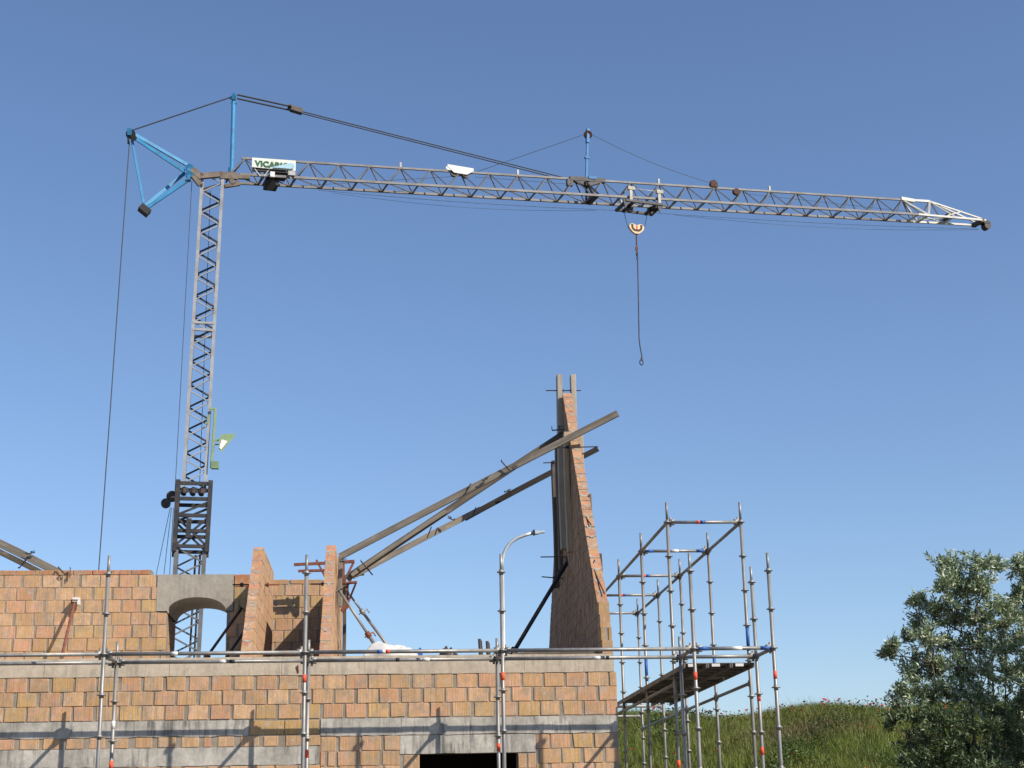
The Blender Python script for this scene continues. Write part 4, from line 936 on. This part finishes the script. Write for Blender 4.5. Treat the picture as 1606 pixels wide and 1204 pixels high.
# grass: one mass of blades
def grass(n, x0, x1, y0, y1, hmin, hmax, wid):
    x = rng.uniform(x0, x1, n); y = y0 + (y1 - y0) * rng.random(n); z = hh(x, y) + .02
    hgt = rng.uniform(hmin, hmax, n) * (.75 + .35 * np.sin(x * 1.7 + np.sin(y * 1.3) * 2) * np.sin(y * 1.1 + 1)); ang = rng.uniform(0, 2 * np.pi, n); w = rng.uniform(.6, 1.2, n) * wid
    lean = rng.normal(0, .28, (n, 2)) * hgt[:, None]; dx = np.cos(ang) * w; dy = np.sin(ang) * w
    b = np.stack([x, y, z], 1); wv = np.stack([dx, dy, 0 * dx], 1)
    m_ = b + np.stack([lean[:, 0] * .35, lean[:, 1] * .35, hgt * .6], 1); t_ = b + np.stack([lean[:, 0], lean[:, 1], hgt], 1)
    verts = np.stack([b - wv, b + wv, m_ + wv * .7, m_ - wv * .7, t_ + wv * .15, t_ - wv * .15], 1).reshape(-1, 3)
    idx = np.arange(n)[:, None] * 6; faces = np.concatenate([idx + [0, 1, 2, 3], idx + [3, 2, 4, 5]], 1).reshape(-1)
    pat = .5 + .5 * np.sin(x * .9 + 2 * np.sin(y * .7)) * np.sin(y * 1.5 + x * .4); pat2 = .5 + .5 * np.sin(x * .45 + 4 + y * .3)
    c = np.array([.125, .185, .028])[None] * (1 - pat[:, None] * .5) + np.array([.26, .27, .055])[None] * pat[:, None] * .5
    c = c * (.72 + .5 * (.5 + .5 * np.sin(x * 3.1 + 3 * np.sin(y * 2.3)) * np.sin(y * 3.7 + 2 * np.sin(x * 1.9))))[:, None]
    br = (np.exp(-((x - 14.2) / 1.5) ** 2 - ((y - 35.3) / .6) ** 2) + np.exp(-((x - 10.0) / 1.6) ** 2 - ((y - 37.2) / .5) ** 2))[:, None]
    c = c * (1 - br * .75) + np.array([.17, .125, .07])[None] * br * .75
    dry = (rng.random(n) < .03 + .06 * pat2)[:, None]; c = np.where(dry, np.array([.34, .30, .15])[None], c) * rng.uniform(.65, 1.25, n)[:, None]
    return verts, faces, np.repeat(c, 6, 0)
parts_ = [grass(210000, 4.2, 22, 31.0, 40.0, .16, .42, .0075), grass(30000, 4.2, 24, 37.6, 41.0, .12, .36, .006), grass(2600, 4.5, 24, 37.5, 40.5, .40, .66, .0035), grass(14000, 22, 46, 31, 41, .3, .6, .02)]
wx = rng.uniform(4.8, 20, 90); wy = rng.uniform(31.3, 38.8, 90); wp = []; 
for a_, b_ in zip(wx, wy):
    k_ = rng.integers(6, 16); r_ = rng.uniform(.15, .45); q_ = rng.normal(0, 1, (k_, 3)) * [r_, r_ * .5, r_ * .35]; q_ += [a_, b_, 0]; q_[:, 2] = hh(q_[:, 0], q_[:, 1]) + .15 + np.abs(q_[:, 2]); wp.append(q_)
wp = np.concatenate(wp); nw = len(wp) * 22; pp = np.repeat(wp, 22, 0) + rng.normal(0, .09, (nw, 3)); dd = rng.normal(0, 1, (nw, 3)); dd[:, 2] = np.abs(dd[:, 2]) * .6; dd /= np.linalg.norm(dd, axis=1)[:, None]; ss_ = np.cross(dd, rng.normal(0, 1, (nw, 3))); ss_ /= np.linalg.norm(ss_, axis=1)[:, None]
lw = rng.uniform(.05, .11, nw)[:, None]; wv_ = np.stack([pp, pp + dd * lw * .5 + ss_ * lw * .22, pp + dd * lw, pp + dd * lw * .5 - ss_ * lw * .22], 1).reshape(-1, 3)
wc = np.repeat(np.array([(.06, .11, .025), (.09, .14, .035), (.05, .09, .02)])[rng.integers(0, 3, len(wp))], 22, 0) * rng.uniform(.7, 1.3, nw)[:, None]
parts_.append((wv_, np.arange(nw * 4), np.repeat(wc, 4, 0)))
off = 0; V_ = []; F_ = []; K_ = []
for v, f, c in parts_: V_.append(v); F_.append(f + off); K_.append(c); off += len(v)
tag(raw_mesh('tall_grass', np.concatenate(V_), np.concatenate(F_), 4, np.concatenate(K_), M['grass']), 'long uncut green grass covering the bank', 'grass', None, 'stuff')
# poppies: every flower a thing
def poppy_proto():
    mb = MB(); n_ = 9
    for lay, (r_, h_) in enumerate(((.045, .030), (.038, .042))):
        vs = [(0, 0, 0)] + [(r_ * math.cos(2 * math.pi * i / n_ + lay) * (1 + .15 * math.sin(i * 2.1)), r_ * math.sin(2 * math.pi * i / n_ + lay) * (1 + .15 * math.sin(i * 2.1)), h_ + .008 * math.sin(i * 3)) for i in range(n_)]
        mb.add(vs, [(0, i + 1, (i + 1) % n_ + 1) for i in range(n_)])
    return mb
root = thing('poppy', 'x', 'poppy'); pm = poppy_proto(); 
pet = MB(); pet.add([(x_, y_, z_ + .50) for x_, y_, z_ in pm.v], pm.f); pet = pet.build('petals', M['petal'], root, True, fix=False)
st = MB(); st.path([(0.03, 0, 0), (.012, 0, .25), (0, 0, .50)], .004, 5); st = st.build('stem', M['stem'], root)
spots = []
for k in range(250):
    if k < 170: x_, y_ = random.uniform(6.5, 14.4), random.uniform(37.7, 39.5)
    elif k < 232: x_, y_ = random.uniform(5.5, 12.0), random.triangular(31.6, 38, 34)
    else: x_, y_ = random.uniform(12, 17), random.uniform(36, 39)
    spots.append((x_, y_))
for i, (x_, y_) in enumerate(spots):
    if i == 0: r_ = root
    else:
        r_ = root.copy(); COL.objects.link(r_)
        for ch in (pet, st): c_ = ch.copy(); COL.objects.link(c_); c_.parent = r_
    r_.location = (x_, y_, float(hh(x_, y_))); s_ = random.uniform(.55, .95); r_.scale = (s_, s_, s_ * .88); r_.rotation_euler = (jit(.35), jit(.35), random.uniform(0, 6))
    tag(r_, 'small red poppy on a thin stem among the long grass of the bank', 'poppy', 'poppies in the long grass')

# ------------------------------------------------------------------ trees
def leaf_cloud(pos, dirs, n_per, ln, wd, spread, pal):
    k = len(pos); n_ = k * n_per
    p = np.repeat(pos, n_per, 0) + rng.normal(0, spread, (n_, 3)); d = np.repeat(dirs, n_per, 0) + rng.normal(0, .75, (n_, 3)); d /= np.linalg.norm(d, axis=1)[:, None]
    s_ = np.cross(d, rng.normal(0, 1, (n_, 3))); s_ /= np.linalg.norm(s_, axis=1)[:, None]
    l_ = (ln * rng.uniform(.6, 1.3, n_))[:, None]; w_ = (wd * rng.uniform(.7, 1.3, n_))[:, None]; nn = np.cross(d, s_)
    v = np.stack([p, p + d * l_ * .5 + s_ * w_ + nn * w_ * .5, p + d * l_, p + d * l_ * .5 - s_ * w_ + nn * w_ * .5], 1).reshape(-1, 3)
    idx = np.arange(n_)[:, None] * 4; f = np.concatenate([idx + [0, 1, 2], idx + [0, 2, 3]], 1).reshape(-1)
    c = np.array(pal)[rng.integers(0, len(pal), n_)] * rng.uniform(.8, 1.4, n_)[:, None]
    return v, f, np.repeat(c, 4, 0)
LP = [(.17, .23, .105), (.13, .19, .078), (.23, .285, .155), (.38, .42, .30), (.11, .16, .065), (.18, .245, .115), (.48, .52, .42)]
def tree(base, stems, clumps, label, ln=.105, wd=.0155, twigs=24, pal=LP, name='tree', per=7):
    t = thing(name, label, 'tree', tuple(base)); mb = MB(); base = np.array(base, float)
    ends_ = []
    for (sx, sy, sz, r0) in stems:
        p = base + np.array([jit(.12), jit(.12), -.1]); q = np.array([sx, sy, sz]); pts = [p]
        for i in range(1, 9): k = i / 8; pts.append(p + (q - p) * k + np.array([math.sin(k * 3 + sx) * .10, math.cos(k * 2 + sz) * .08, 0]) * (1 - abs(2 * k - 1)))
        for i in range(8): mb.tube(pts[i], pts[i + 1], r0 * (1 - i / 9.5), 8, r0 * (1 - (i + 1) / 9.5))
        ends_ += pts[2:]
    ends_ = np.array(ends_); tw = MB(); LPs = []; LD = []
    for (c, rad) in clumps:
        c = np.array(c); cand = ends_[ends_[:, 2] < c[2] + .1]; cand = cand if len(cand) else ends_
        e = cand[np.argmin(np.linalg.norm(cand - c, axis=1))]
        mid = (e + c) / 2 + rng.normal(0, .06, 3) - np.array([0, 0, .06]); mb.tube(e, mid, .020, 6, .014); mb.tube(mid, c, .014, 6, .008)
        for k in range(max(7, int(twigs * (rad / .45) ** 1.6))):
            d = nrm(rng.normal(0, 1, 3) + np.array([0, 0, .35]) + nrm(c - (base + np.array([0, 0, c[2] * .6]))) * .35); L_ = rad * rng.uniform(.5, 1.65); s0 = c + rng.normal(0, rad * .06, 3); e_ = s0 + d * L_ - np.array([0, 0, L_ * L_ * .12])
            tw.tube(s0, e_, .0045, 4, .002, False)
            for q in np.linspace(.2, 1, 7): LPs.append(s0 + (e_ - s0) * q); LD.append(nrm(d + np.array([0, 0, -.1])))
    part('trunk', mb, M['bark'], t, True); part('twigs', tw, M['bark'], t)
    v, f, c = leaf_cloud(np.array(LPs), np.array(LD), per, ln, wd, .035, pal)
    raw_mesh('crown', v - base, f, 3, c, M['leaf'], t)
    return t
TY = 30.0
def tp(px, py, dy=0.0): p = PY(px, py, TY + dy); return p
def clumpset(lst):
    out = []
    for px, py, rpx in lst: out.append((tp(px, py, random.uniform(-.5, .5)), rpx * (.80 if px < 1465 else .95) / 2405 * TY))
    return out
c1 = [(1478, 892, 26), (1500, 905, 26), (1537, 888, 24), (1557, 893, 22), (1480, 925, 26), (1510, 935, 32), (1545, 930, 32), (1562, 955, 20), (1450, 950, 18), (1436, 946, 11), (1465, 965, 30), (1500, 975, 34), (1540, 972, 34), (1575, 985, 28), (1440, 985, 22), (1424, 1004, 18), (1402, 1014, 11), (1392, 1026, 9), (1455, 1005, 34), (1495, 1015, 30), (1535, 1012, 30), (1570, 1022, 28), (1422, 1055, 20), (1440, 1048, 32), (1475, 1052, 34), (1512, 1055, 34), (1548, 1058, 30), (1580, 1058, 28), (1412, 1082, 18), (1432, 1090, 28), (1465, 1095, 32), (1500, 1096, 34), (1540, 1100, 26)]
tb = tp(1535, 1300); tb[2] = 0
tree(tb, [(*tp(1500, 930), .055), (*tp(1552, 925, .2), .05), (*tp(1450, 985, -.3), .045), (*tp(1580, 985, .3), .04), (*tp(1530, 960, -.2), .04)], clumpset(c1), 'silvery green bushy tree with several thin stems standing before the grassy bank', per=8)
TY = 31.0
c2 = [(1598, 890, 13), (1606, 905, 20), (1618, 885, 30), (1600, 930, 14), (1612, 940, 30), (1640, 930, 36), (1600, 970, 24), (1625, 985, 34), (1598, 1010, 24), (1620, 1030, 34), (1600, 1060, 28), (1630, 1080, 36), (1595, 1110, 28), (1625, 1130, 34), (1590, 1150, 30), (1612, 1180, 34), (1580, 1200, 30), (1660, 990, 40), (1665, 1060, 40), (1650, 1160, 40)]
TY = 28.0; c2shade = clumpset([(px, py, 42) for px in (1690, 1730, 1775) for py in (880, 925, 970, 1020, 1080)]); TY = 31.0  # unseen crown clumps, added nearer the camera to shade the first tree
tb2 = tp(1630, 1300); tb2[2] = 0
tree(tb2, [(*tp(1612, 930), .05), (*tp(1640, 950, .2), .05), (*tp(1598, 1040, -.2), .035), (*tp(1720, 960, -2.2), .06)], clumpset(c2) + c2shade, 'silvery green tree cut off by the right edge of the photo', per=8)
TY = 29.2
c3 = [(1412, 1120, 24), (1440, 1130, 30), (1475, 1135, 34), (1510, 1140, 34), (1400, 1135, 16), (1545, 1150, 24), (1455, 1170, 30), (1490, 1180, 34), (1525, 1185, 32), (1425, 1165, 24), (1440, 1205, 30), (1480, 1220, 34), (1520, 1225, 34), (1560, 1210, 28), (1420, 1195, 20), (1450, 1200, 28), (1485, 1205, 30), (1520, 1200, 30), (1555, 1195, 28), (1590, 1195, 30), (1470, 1235, 34), (1510, 1240, 34), (1550, 1235, 34), (1590, 1230, 34), (1575, 1150, 28), (1600, 1165, 28), (1560, 1120, 22)]
tb3 = tp(1515, 1300); tb3[2] = 0
tree(tb3, [(*tp(1480, 1215), .02), (*tp(1520, 1210, .1), .02), (*tp(1565, 1210, .1), .02)], clumpset(c3), 'dark green shrub at the foot of the silvery tree', name='shrub', pal=[(.05, .085, .03), (.07, .105, .04), (.045, .07, .028), (.12, .15, .08)], per=6)['category'] = 'shrub'

# ------------------------------------------------------------------ street lamp
lp = PY(787.3, 900, 42.0); gz = float(hh(lp[0], 42.0))
lamp = thing('street_lamp', 'curved grey street lamp rising behind the house, left of the gable', 'street lamp', (lp[0], 42.0, gz))
mb = MB(); mb.tube((lp[0], 42, gz), (lp[0], 42, lp[2]), .09, 12, .06)
part('pole', mb, M['lampgrey'], lamp, True)
mb = MB(); pts = [PY(a_, b_, 42.0) for a_, b_ in ((787.3, 900), (787.6, 880), (790, 868), (795, 857), (803, 848), (813, 842), (824, 838), (838, 834.3))]; mb.path(pts, .048, 10); part('arm', mb, M['lampgrey'], lamp, True)
mb = MB(); a_ = PY(836, 835, 42.0); b_ = PY(854, 833, 42.0); mb.bar(a_, (a_ + b_) / 2, .20, .09); mb.bar((a_ + b_) / 2, b_, .16, .05); LHd = part('lamp_head', mb, M['lampgrey'], lamp)
mb = MB(); mb.bar(PY(836, 834.5, 42.0), PY(838.5, 834.2, 42.0), .23, .13); part('joint', mb, M['black'], LHd)

# ------------------------------------------------------------------ light, sky, camera
sd = nrm([1.13, -1.0, 1.27]); el = math.asin(sd[2]); az = math.atan2(sd[0], sd[1])
w = bpy.data.worlds.new('World'); SC.world = w; w.use_nodes = True; nt = w.node_tree
sky = nt.nodes.new('ShaderNodeTexSky'); sky.sky_type = 'NISHITA'; sky.sun_disc = False; sky.sun_elevation = el; sky.sun_rotation = az
sky.altitude = 0; sky.air_density = 1.0; sky.dust_density = .6; sky.ozone_density = 4.5
bg = nt.nodes['Background']; bg.inputs['Strength'].default_value = .11; wb = mix(nt, 1.0, sky.outputs[0], (1.005, .99, 1.025), 'MULTIPLY'); nt.links.new(wb, bg.inputs[0])
sl = bpy.data.lights.new('Sun', 'SUN'); sl.energy = 5.0; sl.angle = R(.53); sl.color = (1, .90, .76)
so = bpy.data.objects.new('Sun', sl); COL.objects.link(so); so.rotation_euler = Vector(sd).to_track_quat('Z', 'Y').to_euler(); so.location = (20, -20, 30)
cd = bpy.data.cameras.new('Camera'); cd.sensor_fit = 'HORIZONTAL'; cd.sensor_width = 36; cd.lens = F / 1606 * 36; cd.clip_start = .1; cd.clip_end = 5000
co = bpy.data.objects.new('Camera', cd); COL.objects.link(co)
m4 = Matrix.Identity(4)
for i in range(3):
    for j in range(3): m4[i][j] = RW[i][j]
m4.translation = Vector(EYE); co.matrix_world = m4; SC.camera = co
SC.view_settings.view_transform = 'Standard'; SC.view_settings.look = 'None'; SC.view_settings.exposure = .4; SC.view_settings.gamma = 1
